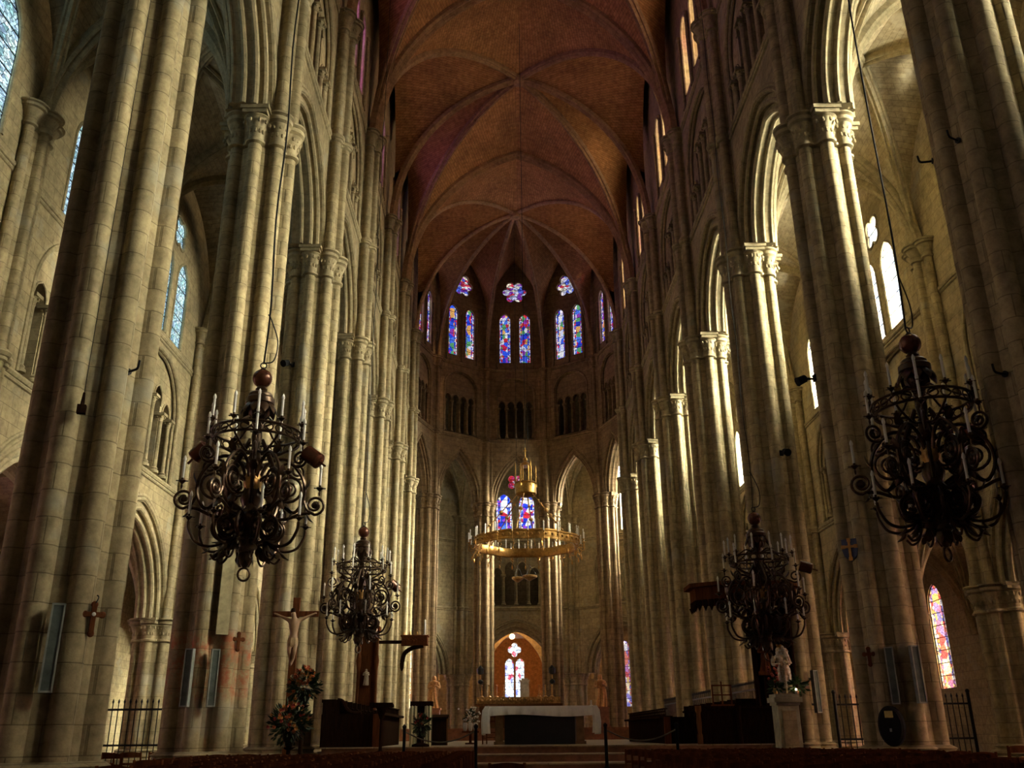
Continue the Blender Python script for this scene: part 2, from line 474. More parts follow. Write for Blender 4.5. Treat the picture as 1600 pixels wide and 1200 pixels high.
# ------------------------------------------------------------------ vaults
def half_curve(S, C, ts, stilt=0.0):
    S = V(S); C = V(C); D = (C - S); D.z = 0; d = D.length; H = C.z - S.z - stilt; u = D.normalized() if d > 1e-6 else V((1, 0, 0))
    out = []
    for t in ts:
        z = (C.z - S.z) * t; zz = max(0, z - stilt)
        if H >= d:
            c = (H * H - d * d) / (2 * d); r = d + c; x = d - (math.sqrt(max(0, r * r - zz * zz)) - c)
        else:
            x = d * (1 - math.sqrt(max(0, 1 - min(1, zz / H) ** 2)))
        out.append(S + u * x + V((0, 0, z)))
    return out
TS = [math.sin(PI / 2 * i / 18) for i in range(19)]
def web(mb, A, B, lift=.10):
    rows = []; uvs = []; va = 0; vb = 0
    for i, (a, b) in enumerate(zip(A, B)):
        if i: va += (A[i] - A[i - 1]).length; vb += (B[i] - B[i - 1]).length
        a = a + V((0, 0, lift)); b = b + V((0, 0, lift)); w = (b - a).length; n = 8
        bul = .05 * w * (i / len(A))
        rows.append([a.lerp(b, j / n) + V((0, 0, bul * math.sin(PI * j / n) * .5)) for j in range(n + 1)])
        vm = (va + vb) / 2
        uvs.append([(w * j / n, vm) for j in range(n + 1)])
    mb.grid(rows, uvs=uvs)
RIBP = [(-.2, -.16), (-.2, .02), (-.15, .08), (-.09, .06), (-.06, .12), (0, .17), (.06, .12), (.09, .06), (.15, .08), (.2, .02), (.2, -.16)]
def rib_obj(path, name, parent, mat, sc=1.0):
    b = MB(); path = [V(p) for p in path]
    d = path[-1] - path[0]; d.z = 0
    if d.length < 1e-6: return
    lat = V((-d.y, d.x, 0)).normalized()
    # inward must point down: cross(tangent, lat)
    t = (path[len(path) // 2 + 1] - path[len(path) // 2 - 1]).normalized(); w = t.cross(lat)
    sg = 1 if w.z < 0 else -1
    b.sweep(path, lat, [(p[0] * sc, p[1] * sc * sg) for p in RIBP])
    return b.build(name, mat, parent)
def vault(mb, springers, key, crowns, stilts, ribparent, mat, diag_sc=1.0, arch_sc=(1.3,), skip=(), ribs=True):
    """springers round the bay; crowns[i] is the crown height of the side arch i -> i+1 (None = no web side)"""
    n = len(springers); key = V(key)
    for i in range(n):
        S = V(springers[i])
        diag = half_curve(S, key, TS)
        if ribs and i not in skip: rib_obj(diag, 'rib', ribparent, mat, diag_sc)
        for (e, nb) in ((i, (i + 1) % n), ((i - 1) % n, (i - 1) % n)):
            if crowns[e] is None: continue
            m = (V(springers[e]) + V(springers[(e + 1) % n])) / 2; C = V((m.x, m.y, crowns[e]))
            web(mb, diag, half_curve(S, C, TS, stilts[e]))
def full_arch(S1, S2, cz, stilt=0):
    m = (V(S1) + V(S2)) / 2; C = V((m.x, m.y, cz))
    a = half_curve(S1, C, TS, stilt); b = half_curve(S2, C, TS, stilt)
    return a + list(reversed(b))[1:]

# ------------------------------------------------------------------ pillars
def polar(core, offs, rs, angs, n=128, half=None, extra=0.0):
    pts = []
    rng = range(n) if half is None else range(int(half * 2 / (2 * PI) * n) + 1)
    for i in rng:
        a = 2 * PI * i / n if half is None else -half + 2 * PI * i / n
        best = core + extra
        for b in angs:
            d = math.cos(a - b); R2 = rs + extra; q = offs * offs * (d * d - 1) + R2 * R2
            if q > 0 and d > 0: best = max(best, offs * d + math.sqrt(q))
        pts.append((best, a))
    return pts
def prism(mb, secs, closed=True, cap=True):
    """secs = [(polar points, z)]"""
    rows = []; uvs = []
    for pts, z in secs:
        rows.append([V((r * math.cos(a), r * math.sin(a), z)) for r, a in pts]); u = [a * .9 for r, a in pts]
        if closed: u = u + [u[0] + 2 * PI * .9]
        uvs.append([(x, z) for x in u])
    ids = mb.grid(rows, closed_u=closed, uvs=uvs)
    if cap: mb.face(ids[-1]); mb.face(list(reversed(ids[0])))
def pillar_meshes(nm, core, offs, rs, zb, zc, zv, rings, sq, mat, matc, vs_ext=0.0):
    """zb base top, zc (capital bottom, top), zv (upper shaft capital bottom, top), rings heights, sq abacus half size"""
    A8 = [PI / 4 * i for i in range(8)]
    P = lambda e=0.0: polar(core, offs, rs, A8, extra=e)
    out = {}
    m = MB(); prism(m, [(P(.02), zb - .3), (P(), zb + .02), (P(), zc[0])]); out['shaft'] = m.mesh('shaft', mat)
    m = MB()
    oc = offs + rs
    def ocr(r): return [(r / max(math.cos(((a + PI / 8) % (PI / 4)) - PI / 8), .5) * 1.0, a) for _, a in P()]
    prism(m, [(ocr(oc + .42), 0), (ocr(oc + .42), zb * .38), (ocr(oc + .34), zb * .42), (ocr(oc + .34), zb * .68), (P(.24), zb * .70), (P(.27), zb * .77), (P(.20), zb * .84), (P(.10), zb * .87), (P(.09), zb * .92), (P(.13), zb * .96), (P(.02), zb + .02)])
    out['base'] = m.mesh('base', matc)
    m = MB(); h = zc[1] - zc[0]
    prism(m, [(P(), zc[0] - .04), (P(.07), zc[0]), (P(.07), zc[0] + .06), (P(.01), zc[0] + .09), (P(.03), zc[0] + h * .45), (P(.12), zc[0] + h * .68), (P(.09), zc[0] + h * .70), (P(.16), zc[0] + h * .76), (P(.17), zc[0] + h * .86), (P(.11), zc[0] + h * .88), (P(.20), zc[0] + h * .94), (P(.20), zc[1])])
    for b in A8:                      # foliage and square abaci
        main = abs(math.cos(b)) < .9 or math.cos(b) < 0
        cx, cy = offs * math.cos(b), offs * math.sin(b)
        if sq and (abs(math.sin(b)) > .99 or math.cos(b) < -.99):
            m.box((cx * 1.06, cy * 1.06, zc[1] - h * .16), (sq * 1.75, sq * 1.75, h * .12), b)
            m.box((cx * 1.06, cy * 1.06, zc[1] - h * .05), (sq * 2, sq * 2, h * .12), b)
            m.lathe([(rs, zc[0] + .05), (rs * 1.1, zc[0] + h * .4), (sq * .9, zc[1] - h * .2)], 10, (cx, cy, 0))
        for t in range(-2, 3):
            for row, (fz, fr) in enumerate(((.34, 1.12), (.58, 1.32))):
                aa = b + t * .62 + row * .3 + .1 * math.sin(7 * b + t)
                rr = rs * fr + (.1 if sq and (abs(math.sin(b)) > .99 or math.cos(b) < -.99) else 0) * row
                x = cx + rr * math.cos(aa); y = cy + rr * math.sin(aa); z = zc[0] + h * fz
                m.sphere((x, y, z), rs * .25, 6, 4, (1, 1, 1.7))
    for i in range(16):
        aa = 2 * PI * (i + .5) / 16
        m.sphere((core * 1.08 * math.cos(aa), core * 1.08 * math.sin(aa), zc[0] + h * .5), rs * .27, 6, 4, (1, 1, 1.9))
    out['capital'] = m.mesh('capital', matc)
    # upper wall shafts toward +x
    A5 = [0, PI / 4, -PI / 4]
    U = lambda e=0.0: polar(core * (1 if vs_ext == 0 else vs_ext), offs * (1 if vs_ext == 0 else vs_ext * 1.05), rs * .95, A5, n=128, half=PI * .5, extra=e)
    m = MB(); prism(m, [(U(), zc[1] - .02), (U(), zv[0])], closed=False, cap=False); out['vault_shaft'] = m.mesh('vault_shaft', mat)
    m = MB()
    for z in rings:
        prism(m, [(U(), z - .2), (U(.06), z - .17), (U(.06), z - .1), (U(.1), z - .08), (U(.13), z), (U(.1), z + .07), (U(), z + .1)], closed=False, cap=False)
    out['shaft_ring'] = m.mesh('shaft_ring', matc)
    m = MB(); h = zv[1] - zv[0]
    prism(m, [(U(), zv[0]), (U(.06), zv[0] + .03), (U(.06), zv[0] + .08), (U(.01), zv[0] + .1), (U(.06), zv[0] + h * .5), (U(.14), zv[0] + h * .74), (U(.2), zv[0] + h * .78), (U(.2), zv[0] + h * .9), (U(.26), zv[0] + h * .93), (U(.26), zv[1]), (U(-.3), zv[1] + .02)], closed=False, cap=False)
    e = 1 if vs_ext == 0 else vs_ext * 1.05
    for b in A5:
        cx, cy = offs * e * math.cos(b), offs * e * math.sin(b)
        for t in range(-2, 3):
            aa = b + t * .6; m.sphere((cx + rs * 1.15 * math.cos(aa), cy + rs * 1.15 * math.sin(aa), zv[0] + h * .5), rs * .26, 6, 4, (1, 1, 1.8))
        m.box((cx * 1.04, cy * 1.04, zv[1] - .06), (rs * 3.3, rs * 3.3, .13), b)
    out['vault_capital'] = m.mesh('vault_capital', matc)
    return out
def put_pillar(me, loc, rz, label, group=None, sxy=1.0, kind=None):
    o = thing('pillar', label, 'pillar', loc, rz, group)
    if sxy != 1.0: o.scale = (sxy, sxy, 1)
    for k in ('base', 'shaft', 'capital', 'vault_shaft', 'shaft_ring', 'vault_capital'): child(k, me[k], o)
    return o

MAINP = pillar_meshes('main', .635, .665, .16, 1.0, (14.6, 15.5), (24.25, 25.0), (19.8,), .34, STONE, STONE_D)
APSEP = pillar_meshes('apse', .635, .665, .16, 1.0, (14.6, 15.5), (24.25, 25.0), (19.8,), .30, STONE_A, STONE_A)
OUTP = pillar_meshes('outer', .60, .62, .14, .9, (4.3, 5.05), (15.3, 15.9), (9.45,), .28, STONE, STONE_D, vs_ext=.9)
RED_SHAFT = MAINP['shaft'].copy(); RED_SHAFT.materials[0] = traced('limestone_red_traces')
ORD = ['nearest', 'second', 'third', 'fourth', 'fifth', 'sixth', 'seventh']
PILLAR_NOTE = {(-1, -1): 'nearest left clustered stone pillar, very tall, with speaker, cross and bell cord',
               (-1, 0): 'second left clustered stone pillar with red paint traces and a pale board',
               (1, -1): 'nearest right clustered stone pillar, dark, cut by the right photo edge',
               (1, 0): 'second right stone pillar with blue shield, black oval bin and speakers',
               (1, 1): 'third right stone pillar behind the white madonna and the pulpit',
               (-1, 1): 'third left stone pillar behind the hanging crucifix'}
for sg, nm in ((-1, 'left'), (1, 'right')):
    for k in range(-1, 6):
        lab = PILLAR_NOTE.get((sg, k), '%s clustered stone pillar of the %s nave arcade' % (ORD[k + 1], nm))
        put_pillar(dict(MAINP, shaft=RED_SHAFT) if (sg, k) == (-1, 0) else MAINP, (sg * PXP, yk(k), 0), 0 if sg < 0 else PI, lab, '%s nave arcade pillars' % nm)
    for k in range(-3, -1):
        put_pillar(MAINP, (sg * PXP, yk(k), 0), 0 if sg < 0 else PI, None, None); 
for o in [o for o in scene.objects if o.name.startswith('pillar') and 'label' not in o]:
    o['kind'] = 'structure'; del o['category']
for j in range(1, 5):
    p = ring_pt(PX, 36 * j); d = V((0, YC, 0)) - p
    lab = ['leftmost stone pillar of the curved apse', 'apse pillar left of the high altar', 'apse pillar right of the high altar', 'rightmost stone pillar of the curved apse'][j - 1]
    put_pillar(APSEP, p, math.atan2(d.y, d.x), lab, 'pillars of the apse curve', .84)
for sg, nm in ((-1, 'left'), (1, 'right')):
    for k in range(-1, 6):
        o = put_pillar(OUTP, (sg * OX, yk(k), 0), 0 if sg < 0 else PI, '%s slender stone pillar between the two %s aisles' % (ORD[k + 1], nm), '%s outer aisle pillars' % nm)
for j in range(1, 5):
    p = ring_pt(OX, 36 * j); d = V((0, YC, 0)) - p
    lab = ['leftmost outer pillar of the ambulatory behind the apse', 'ambulatory pillar seen through the left apse arch', 'ambulatory pillar seen through the right apse arch', 'rightmost outer pillar of the ambulatory behind the apse'][j - 1]
    put_pillar(OUTP, p, math.atan2(d.y, d.x), lab, 'outer ambulatory pillars')

# ------------------------------------------------------------------ glass
PAL_APSE = [(.02, .06, .75), (.6, .03, .05), (.03, .10, .85), (.85, .85, .9), (.08, .2, .9), (.75, .4, .12), (.3, .05, .45), (.02, .04, .5), (.1, .35, .15), (.55, .02, .08), (.7, .72, .95), (.05, .12, .8)]
PAL_ROSE = [(.6, .62, .95), (.25, .05, .5), (.8, .8, .9), (.6, .05, .1), (.1, .15, .8), (.9, .85, .7)]
PAL_CLEAR = [(.85, .9, .95), (.75, .85, .95), (.9, .92, .9), (.7, .82, .9), (.82, .88, .8)]
PAL_LEFT = [(.55, .8, .9), (.5, .75, .95), (.7, .9, .95), (.45, .7, .8), (.6, .85, .85), (.3, .55, .6)]
PAL_RED = [(.85, .3, .12), (.9, .75, .45), (.55, .2, .5), (.95, .85, .6), (.8, .55, .25), (.9, .8, .5)]
PAL_MIX = [(.9, .75, .5), (.6, .1, .12), (.3, .25, .7), (.8, .75, .8), (.5, .2, .45), (.75, .5, .2), (.2, .2, .6), (.7, .2, .15)]
BRD = [(.75, .78, .95), (.05, .1, .6), (.6, .65, .9), (.55, .06, .08), (.7, .72, .9)]
G_APSE = [stained('apse_glass_%d' % i, PAL_APSE, 7.0, .035, off=i * 1.3, glow=.95, border=BRD) for i in range(4)]
G_ROSE = stained('rose_glass', PAL_ROSE, 6, .03, glow=.9)
G_LOW = [stained('ambulatory_glass_%d' % i, PAL_APSE[:5] + PAL_ROSE + PAL_APSE[6:8], 5, .02, off=4 + i, glow=1.5, border=BRD) for i in range(2)]
G_TRE = stained('trefoil_glass', [(.7, .04, .06), (.6, .05, .2), (.7, .5, .6), (.5, .03, .05)], 6, .03, glow=.9)
G_RED = stained('clerestory_glass', PAL_RED, 6, .03, glow=.9)
G_PURPLE = stained('purple_glass', [(.5, .12, .5), (.3, .15, .7), (.6, .15, .3), (.25, .12, .6), (.6, .4, .6)], 6, .03, glow=.5)
G_CLEAR = stained('clear_glass', PAL_CLEAR, 9, .02, glow=3.0)
G_LEFT = stained('pale_blue_glass', PAL_LEFT, 8, .03, glow=1.2)
G_MIX = stained('chapel_glass', PAL_MIX, 6, .03, glow=.9, border=[(.95, .85, .6), (.9, .9, .8), (.6, .3, .2)])
G_CHAP = stained('axial_chapel_glass', PAL_CLEAR * 2 + [(.3, .35, .9), (.7, .1, .15)], 3.2, .02, glow=2.6)

# light levels, daylight seen through each kind of window
SUN = (1.0, .90, .66); SKY = (.70, .88, 1.0); NEU = (1.0, .97, .92)
LV = dict(aisle_r=20, aisle_l=2.0, cler_r=15, cler_l=9, apse=4, low=7, out_r=12, out_l=13, amb=40, chapel=12, west=.1)

# ------------------------------------------------------------------ nave walls, triforia, clerestory
OPS_NAVE = [(-1.85, .27, 21.9)] + [(-1.11 + .74 * i, .28, 23.25) for i in range(4)] + [(1.85, .27, 21.9)]
OPS_APSE = [(-.93 + .62 * i, .23, 22.75) for i in range(4)]
OPS_AISLE = [(-1.32 + .88 * i, .33, 12.7 if i in (1, 2) else 12.3) for i in range(4)]
DARK = masonry('passage_shade_stone', (.16, .13, .085), (.13, .105, .07), (.08, .065, .045), .7, .35)  # stone colour darkened to paint in the shade of the passages
for sg, nm in ((-1, 'left'), (1, 'right')):
    mw, mt, md, ms = MB(), MB(), MB(), MB()
    roots = []
    for k in range(-4, 5):
        F = side_frame(sg, PX, k); h = BAY / 2
        arcade(mw, mt, F, h, 2.3, 3.55, 15.5, 19.75, -.35, .75)
        string(mt, F, h, 19.82, -.36)
        if k >= -2:
            res = gallery(mw, mt, md, F, h, 2.3, 19.95, 24.35, 25.0, -.35, OPS_NAVE, .1)
            roots.append((F, res))
        else: mw.ext(F, [(-h, 19.75), (h, 19.75), (h, 25), (-h, 25)], [], -.35, .1)
        string(mt, F, h, 25.0, -.36)
        shapes = [lancet(-.85, .52, 25.7, 29.3), lancet(.85, .52, 25.7, 29.3), foil(0, 30.9, .5, .4)]
        if k >= -2:
            window(mw, F, h, 25.0, 34.2, -.35, .6, shapes, [G_RED if sg > 0 else G_PURPLE] * 3, 'clerestory window high on the %s nave wall, %s bay' % (nm, ORD[min(6, k + 2)]), ((LV['cler_r'] if k >= 0 else 5) if sg > 0 else LV['cler_l'], NEU), mt=mt)
            for s in (-1.55, 0, 1.55): mt.tube([F(s, -.42, 25.1), F(s, -.42, 28.6)], .075, 8); mt.sphere(F(s, -.42, 28.7), .13, 8, 6)
        else: mw.ext(F, [(-h, 25), (h, 25), (h, 34.2), (-h, 34.2)], [], -.35, .25)
    struct(mw.build('wall_' + nm, STONE), 'tall %s wall of the nave above the pillars' % nm)
    t_ = struct(mt.build('trim_%d' % (1 if sg < 0 else 2), STONE_D), 'arch mouldings and string courses of the %s nave wall' % nm)
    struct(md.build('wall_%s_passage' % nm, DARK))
    for i, (F, res) in enumerate(roots): put_colonnettes(t_, F, res, 20.05, -.35, .1, STONE_D)

mw, mt, md = MB(), MB(), MB(); roots = []
for j in range(5):
    F, h = apse_frame(PX, j)
    arcade(mw, mt, F, h, 1.36, 3.55, 15.5, 19.75, -.35, .6, .62)
    string(mt, F, h, 19.82, -.36)
    roots.append((F, gallery(mw, mt, md, F, h, 1.34, 19.95, 24.4, 25.0, -.35, OPS_APSE, .07)))
    string(mt, F, h, 25.0, -.36)
    shapes = [lancet(-.7, .43, 25.55, 29.35), lancet(.7, .43, 25.55, 29.35), foil(0, 31.05, .58, .33)]
    window(mw, F, h, 25.0, 34.2, -.35, .6, shapes, [G_APSE[j % 4], G_APSE[(j + 2) % 4], G_ROSE], 'pair of saint lancets and six-lobed rose, %s bay of the apse' % ['first left', 'left', 'centre', 'right', 'last right'][j], (LV['apse'], NEU), mt=mt, deep=.3)
    for s in (-1.25, 0, 1.25): mt.tube([F(s, -.42, 25.1), F(s, -.42, 28.7)], .06, 8)
struct(mw.build('wall_apse', STONE_A), 'curved apse wall of arches, gallery and windows')
t_ = struct(mt.build('trim_3', STONE_A), 'arch mouldings and string courses of the apse')
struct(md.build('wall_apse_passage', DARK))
for F, res in roots: put_colonnettes(t_, F, res, 20.05, -.35, .065, STONE_A)

# ------------------------------------------------------------------ wall between the aisles, and outermost wall
def outer_bay(mw, mt, md, mo, F, h, Fo, ho, lab, glass, lights, a=2.4, q=1.0, ocu=True, shapes=None, low=None):
    arcade(mw, mt, F, h, a, 3.6, 5.05, 9.35, -.3, .6, q)
    string(mt, F, h, 9.42, -.31)
    aa = min(2.05, h - 1.0)
    res = gallery(mw, mt, md, F, h, aa, 9.55, 13.75, 14.1, -.3, OPS_AISLE if h > 3.2 else OPS_AISLE, .1)
    string(mt, F, h, 14.15, -.31, .08)
    sh = [lancet(-.82, .6, 14.4, 17.6), lancet(.82, .6, 14.4, 17.6)] + ([foil(0, 18.45, .34, .3, 4, rot=PI / 4)] if ocu else [])
    sh = shapes or sh
    window(mw, F, h, 14.1, 21.2, -.3, .4, sh, glass, 'two-light upper window %s' % lab, lights[0], mt=mt, deep=.2)
    if Fo:
        sh = low or [lancet(0, .74, 3.0, 7.6)]
        window(mo, Fo, ho, 0, 10.5, 0, .6, sh, [G_MIX], 'tall coloured chapel window %s' % lab, lights[1], deep=.12)
    return (F, res)
for sg, nm in ((-1, 'left'), (1, 'right')):
    mw, mt, md, mo = MB(), MB(), MB(), MB(); roots = []
    for k in range(-3, 5):
        F = side_frame(sg, OX, k); Fo = side_frame(sg, WX, k)
        li = ((LV['aisle_r'] if k >= -1 else 10, SUN, 105), (LV['out_r'], SUN)) if sg > 0 else ((LV['aisle_l'], SKY), (LV['out_l'], NEU))
        roots.append(outer_bay(mw, mt, md, mo, F, BAY / 2, Fo, BAY / 2, 'in the %s aisle, %s bay' % (nm, ['third behind', 'second behind', 'nearest'] [k + 3] if k < 0 else ORD[k + 1]), [G_CLEAR] if sg > 0 else [G_LEFT], li, shapes=[lancet(-1.15, 1.0, 14.5, 18.3), lancet(1.15, 1.0, 14.5, 18.3)] if (sg, k) == (-1, -1) else None))
        if sg > 0 and k >= -2:
            beam(F, 0, 16.0, 0, (-1, .26, -.34), 1.5, 3.0, 225 if k >= -1 else 110, SUN, 2.2, 55)
            beam(F, 0, 15.5, 0, (-1, 0, .5), 2.6, 1.4, 330, SUN, 2.3, 140)  # upward lamp added to brighten the aisle vault, standing in for bounced daylight
            beam(Fo, 0, 5.3, 0, (-1, .50, -.35), 1.6, 4.0, 18, SUN, 2.0, 60)
    struct(mw.build('wall_%s_aisle' % nm, STONE), 'two-storey wall between the %s aisles' % nm)
    t_ = struct(mt.build('trim_%d' % (4 if sg < 0 else 5), STONE_D)); struct(md.build('wall_%s_aisle_passage' % nm, DARK))
    struct(mo.build('wall_%s_outer' % nm, STONE), 'outermost %s wall of the church' % nm)
    for F, res in roots: put_colonnettes(t_, F, res, 9.67, -.3, .085, STONE_D)
mw, mt, md, mo = MB(), MB(), MB(), MB(); roots = []
for j in range(5):
    F, h = apse_frame(OX, j); Fo, ho = apse_frame(WX, j)
    roots.append(outer_bay(mw, mt, md, mo, F, h, Fo if j != 2 else None, ho, 'behind the apse, %s bay' % ['first left', 'left', 'centre', 'right', 'last right'][j], [G_LOW[0], G_LOW[1], G_TRE] if j == 2 else ([G_LEFT] if j < 2 else [G_CLEAR]), ((LV['low'] if j == 2 else (LV['amb'] if j > 2 else 5), NEU if j < 3 else SUN), (LV['amb'], NEU)), low=[lancet(-3.25, .5, 3.0, 7.6), lancet(3.25, .5, 3.0, 7.6)]))
for j, d in ((4, (-1, -.12, -.36)), (3, (-.75, -.7, -.40))):
    F = apse_frame(OX, j)[0]; beam(F, 0, 16, 0, d, 1.8, 3.0, 420, SUN, 2.2, 60)
struct(mw.build('wall_ambulatory', STONE)); t_ = struct(mt.build('trim_6', STONE_D)); struct(md.build('wall_ambulatory_passage', DARK))
for F, res in roots: put_colonnettes(t_, F, res, 9.67, -.3, .085, STONE_D)
# axial chapel behind the centre arch
F, h = apse_frame(WX, 2)
CHAP = plain('chapel_ochre', (.40, .20, .075), .85)
mo2 = MB()
mo.ext(F, [(-h, 0), (-2.2, 0), (-2.2, 5)] + [(s, z) for s, z in arc(2.2, 3.4, 5)] + [(2.2, 5), (2.2, 0), (h, 0), (h, 10.5), (-h, 10.5)], [], 0, .4)
for s in (-2.5, 2.5): mo2.ext(F, [(s - .15, 0), (s + .15, 0), (s + .15, 9), (s - .15, 9)], [], .3, 5.4)
shapes = [lancet(-.42, .36, 3.4, 6.9), lancet(.42, .36, 3.4, 6.9), foil(0, 7.55, .3, .26, 4)]
window(mo2, F, 2.6, 0, 9.5, 5.2, .5, shapes, [G_CHAP], 'bright two-light chapel window behind the high altar', (LV['chapel'], NEU))
for s, a in ((-1, 1), (1, -1)):
    o = F(0, 0, 0); sd = F(1, 0, 0) - o; nd = F(0, 1, 0) - o
    Fs = frame(F(s * 2.34, 3.2, 0), nd, sd * s)
    window(mo2, Fs, 1.2, 0, 9, 0, .3, [lancet(0, .42, 3.4, 6.6)], [G_CHAP], 'side window of the axial chapel, %s' % ('left' if s < 0 else 'right'), (LV['chapel'] * .7, NEU), ext_poly=False)
struct(mo.build('wall_ambulatory_outer', STONE)); struct(mo2.build('wall_chapel', CHAP), 'ochre walls of the chapel behind the high altar')

# west end, unseen behind the camera: wall with a window added for fill light
Fw = frame((0, yk(-4), 0), (1, 0, 0), (0, -1, 0)); mw = MB()
mw.ext(Fw, [(-20, 0), (20, 0), (20, 36), (-20, 36)], [lancet(0, 4.2, 12, 29)], 0, .6)
struct(mw.build('wall_west', STONE))
ld = bpy.data.lights.new('daylight', 'AREA'); ld.shape = 'RECTANGLE'; ld.size = 9; ld.size_y = 17; ld.energy = LV['west'] * PI * 9 * 17; ld.color = NEU  # weak fill lamp added behind the opening
lo = bpy.data.objects.new('daylight', ld); COL.objects.link(lo); lo.location = (0, yk(-4) - 1.2, 20.5); lo.rotation_euler = (PI / 2, 0, 0)

# ------------------------------------------------------------------ ceilings
ZS, ZK = 25.0, 33.65
ribs_n = struct(thing('trim_7', None, None)); ribs_n.name = 'trim_7'
for kk in ('category',):
    if kk in ribs_n: del ribs_n[kk]
mc = MB(); SX = 6.35
def sp(sg, k): return (sg * SX, yk(k), ZS)
for k0 in (-4, -2, 0, 2):
    S = [sp(-1, k0), sp(-1, k0 + 1), sp(-1, k0 + 2), sp(1, k0 + 2), sp(1, k0 + 1), sp(1, k0)]
    vault(mc, S, (0, yk(k0 + 1), ZK), [33.2, 33.2, ZK, 33.2, 33.2, ZK], [3.2, 3.2, 0, 3.2, 3.2, 0], ribs_n, RIB, ribs=k0 >= 0)
    if k0 >= 0: rib_obj(full_arch(sp(-1, k0), sp(1, k0), ZK), 'rib', ribs_n, RIB, 1.5)
rib_obj(full_arch(sp(-1, 4), sp(1, 4), ZK), 'rib', ribs_n, RIB, 1.5)
S = [sp(-1, 4), sp(-1, 5)] + [tuple(ring_pt(SX, 36 * j) + V((0, 0, ZS))) for j in range(1, 5)] + [sp(1, 5), sp(1, 4)]
vault(mc, S, (0, YC, ZK), [33.2] * 7 + [ZK], [3.2] + [3.4] * 5 + [3.2, 0], ribs_n, RIB_A, .62)
struct(mc.build('ceiling', VAULT), 'brick-coloured rib vault over the nave and apse')
kb = MB()
for k in (1, 3, 5): kb.lathe([(.1, -.28), (.3, -.22), (.36, -.05), (.34, .1)], 14, (0, yk(k), ZK))
kb.build('keystone', RIB, ribs_n)
mc = MB(); ribs_a = thing('trim_8', None, None); struct(ribs_a)
mo = MB()
def quad_bay(pts_in, pts_out, key, zs, crowns, mb, ribs=True, sc=.85, rm=STONE_D):
    S = [pts_in[0], pts_in[1], pts_out[1], pts_out[0]]
    S = [(p[0], p[1], zs) for p in S]
    vault(mb, S, key, crowns, [0, 0, .6, 0], ribs_a, rm, sc, ribs=ribs)
    if ribs: rib_obj(full_arch(S[0], S[3], crowns[3]), 'rib', ribs_a, rm, sc * 1.25)
for sg in (-1, 1):
    for k in range(-4, 5):
        i0, i1 = (sg * 7.75, yk(k)), (sg * 7.75, yk(k + 1)); o0, o1 = (sg * 12.5, yk(k)), (sg * 12.5, yk(k + 1))
        quad_bay((i0, i1), (o0, o1), (sg * 10.1, yk(k + .5), 20.4), 15.6, [19.6, 19.9, 20.3, 19.9], mc, ribs=k >= -1)
        i0, i1 = (sg * 13.6, yk(k)), (sg * 13.6, yk(k + 1)); o0, o1 = (sg * 18.9, yk(k)), (sg * 18.9, yk(k + 1))
        quad_bay((i0, i1), (o0, o1), (sg * 16.3, yk(k + .5), 9.4), 5.0, [9.0, 9.1, 9.2, 9.1], mo, ribs=k >= 0)
for j in range(5):
    a, b = 36 * j, 36 * (j + 1)
    def q(R): return tuple(ring_pt(R, a)[:2]), tuple(ring_pt(R, b)[:2])
    m = ring_pt(9.9, a + 18); quad_bay(q(7.6), q(12.5), (m.x, m.y, 20.4), 15.6, [19.6, 19.9, 20.3, 19.9], mc)
    m = ring_pt(15.7, a + 18); quad_bay(q(13.6), q(18.9), (m.x, m.y, 9.4), 5.0, [9.0, 9.1, 9.3, 9.1], mo)
struct(mc.build('ceiling_inner_aisles', VAULT_AISLE), 'pale rib vaults over the tall inner aisles')
struct(mo.build('ceiling_outer_aisles', VAULT_AISLE), 'low rib vaults over the outer aisles')
mb = MB()
mb.box((0, 20, 34.6), (18, 66, .3)); mb.lathe([(9.5, 34.45), (9.5, 34.75)], 24, (0, YC, 0)); struct(mb.build('roof_sun_block', STONE, smooth=False))  # unseen slab and disc, added to keep sun from leaking over the walls
# closes the space above the inner aisle vaults and behind the chapel
mb = MB()
F = apse_frame(WX, 2)[0]
mb.ext(F, [(-2.7, 8.4), (2.7, 8.4), (2.7, 8.6), (-2.7, 8.6)], [], 0, 6)
struct(mb.build('ceiling_chapel', CHAP))

# ------------------------------------------------------------------ floor and choir steps
mb = MB(); mb.box((0, 35, -.1), (44, 96, .2)); struct(mb.build('floor', FLOORM, smooth=False), 'dark stone floor of the nave')
for i, (z, y) in enumerate(((.33, 20.6), (.5, 21.3), (.66, 22.2), (.83, 23.3), (1.0, 24.4))):
    b = MB(); b.box((.1, y + .55 + (12 if i == 4 else 0), z - .085), (9.0 - i * .1 + (2.6 if i == 4 else 0), 1.2 + (24 if i == 4 else 0), .17))
    b.v = [(x, yy, zz - .03) for x, yy, zz in b.v]
    o = struct(b.build('floor_step_%d' % (i + 1), STEPR, smooth=False), 'red-brown step with a pale tread before the altar')
    b = MB(); b.box((.1, y + .53 + (12 if i == 4 else 0), z - .015), (9.04 - i * .1 + (2.6 if i == 4 else 0), 1.24 + (24 if i == 4 else 0), .03))
    struct(b.build('tread', STEPM, o, smooth=False))
b = MB(); b.box((0, 36.4, .45), (11.4, 23.0, .9)); struct(b.build('floor_choir', FLOORM, smooth=False), 'raised choir floor')
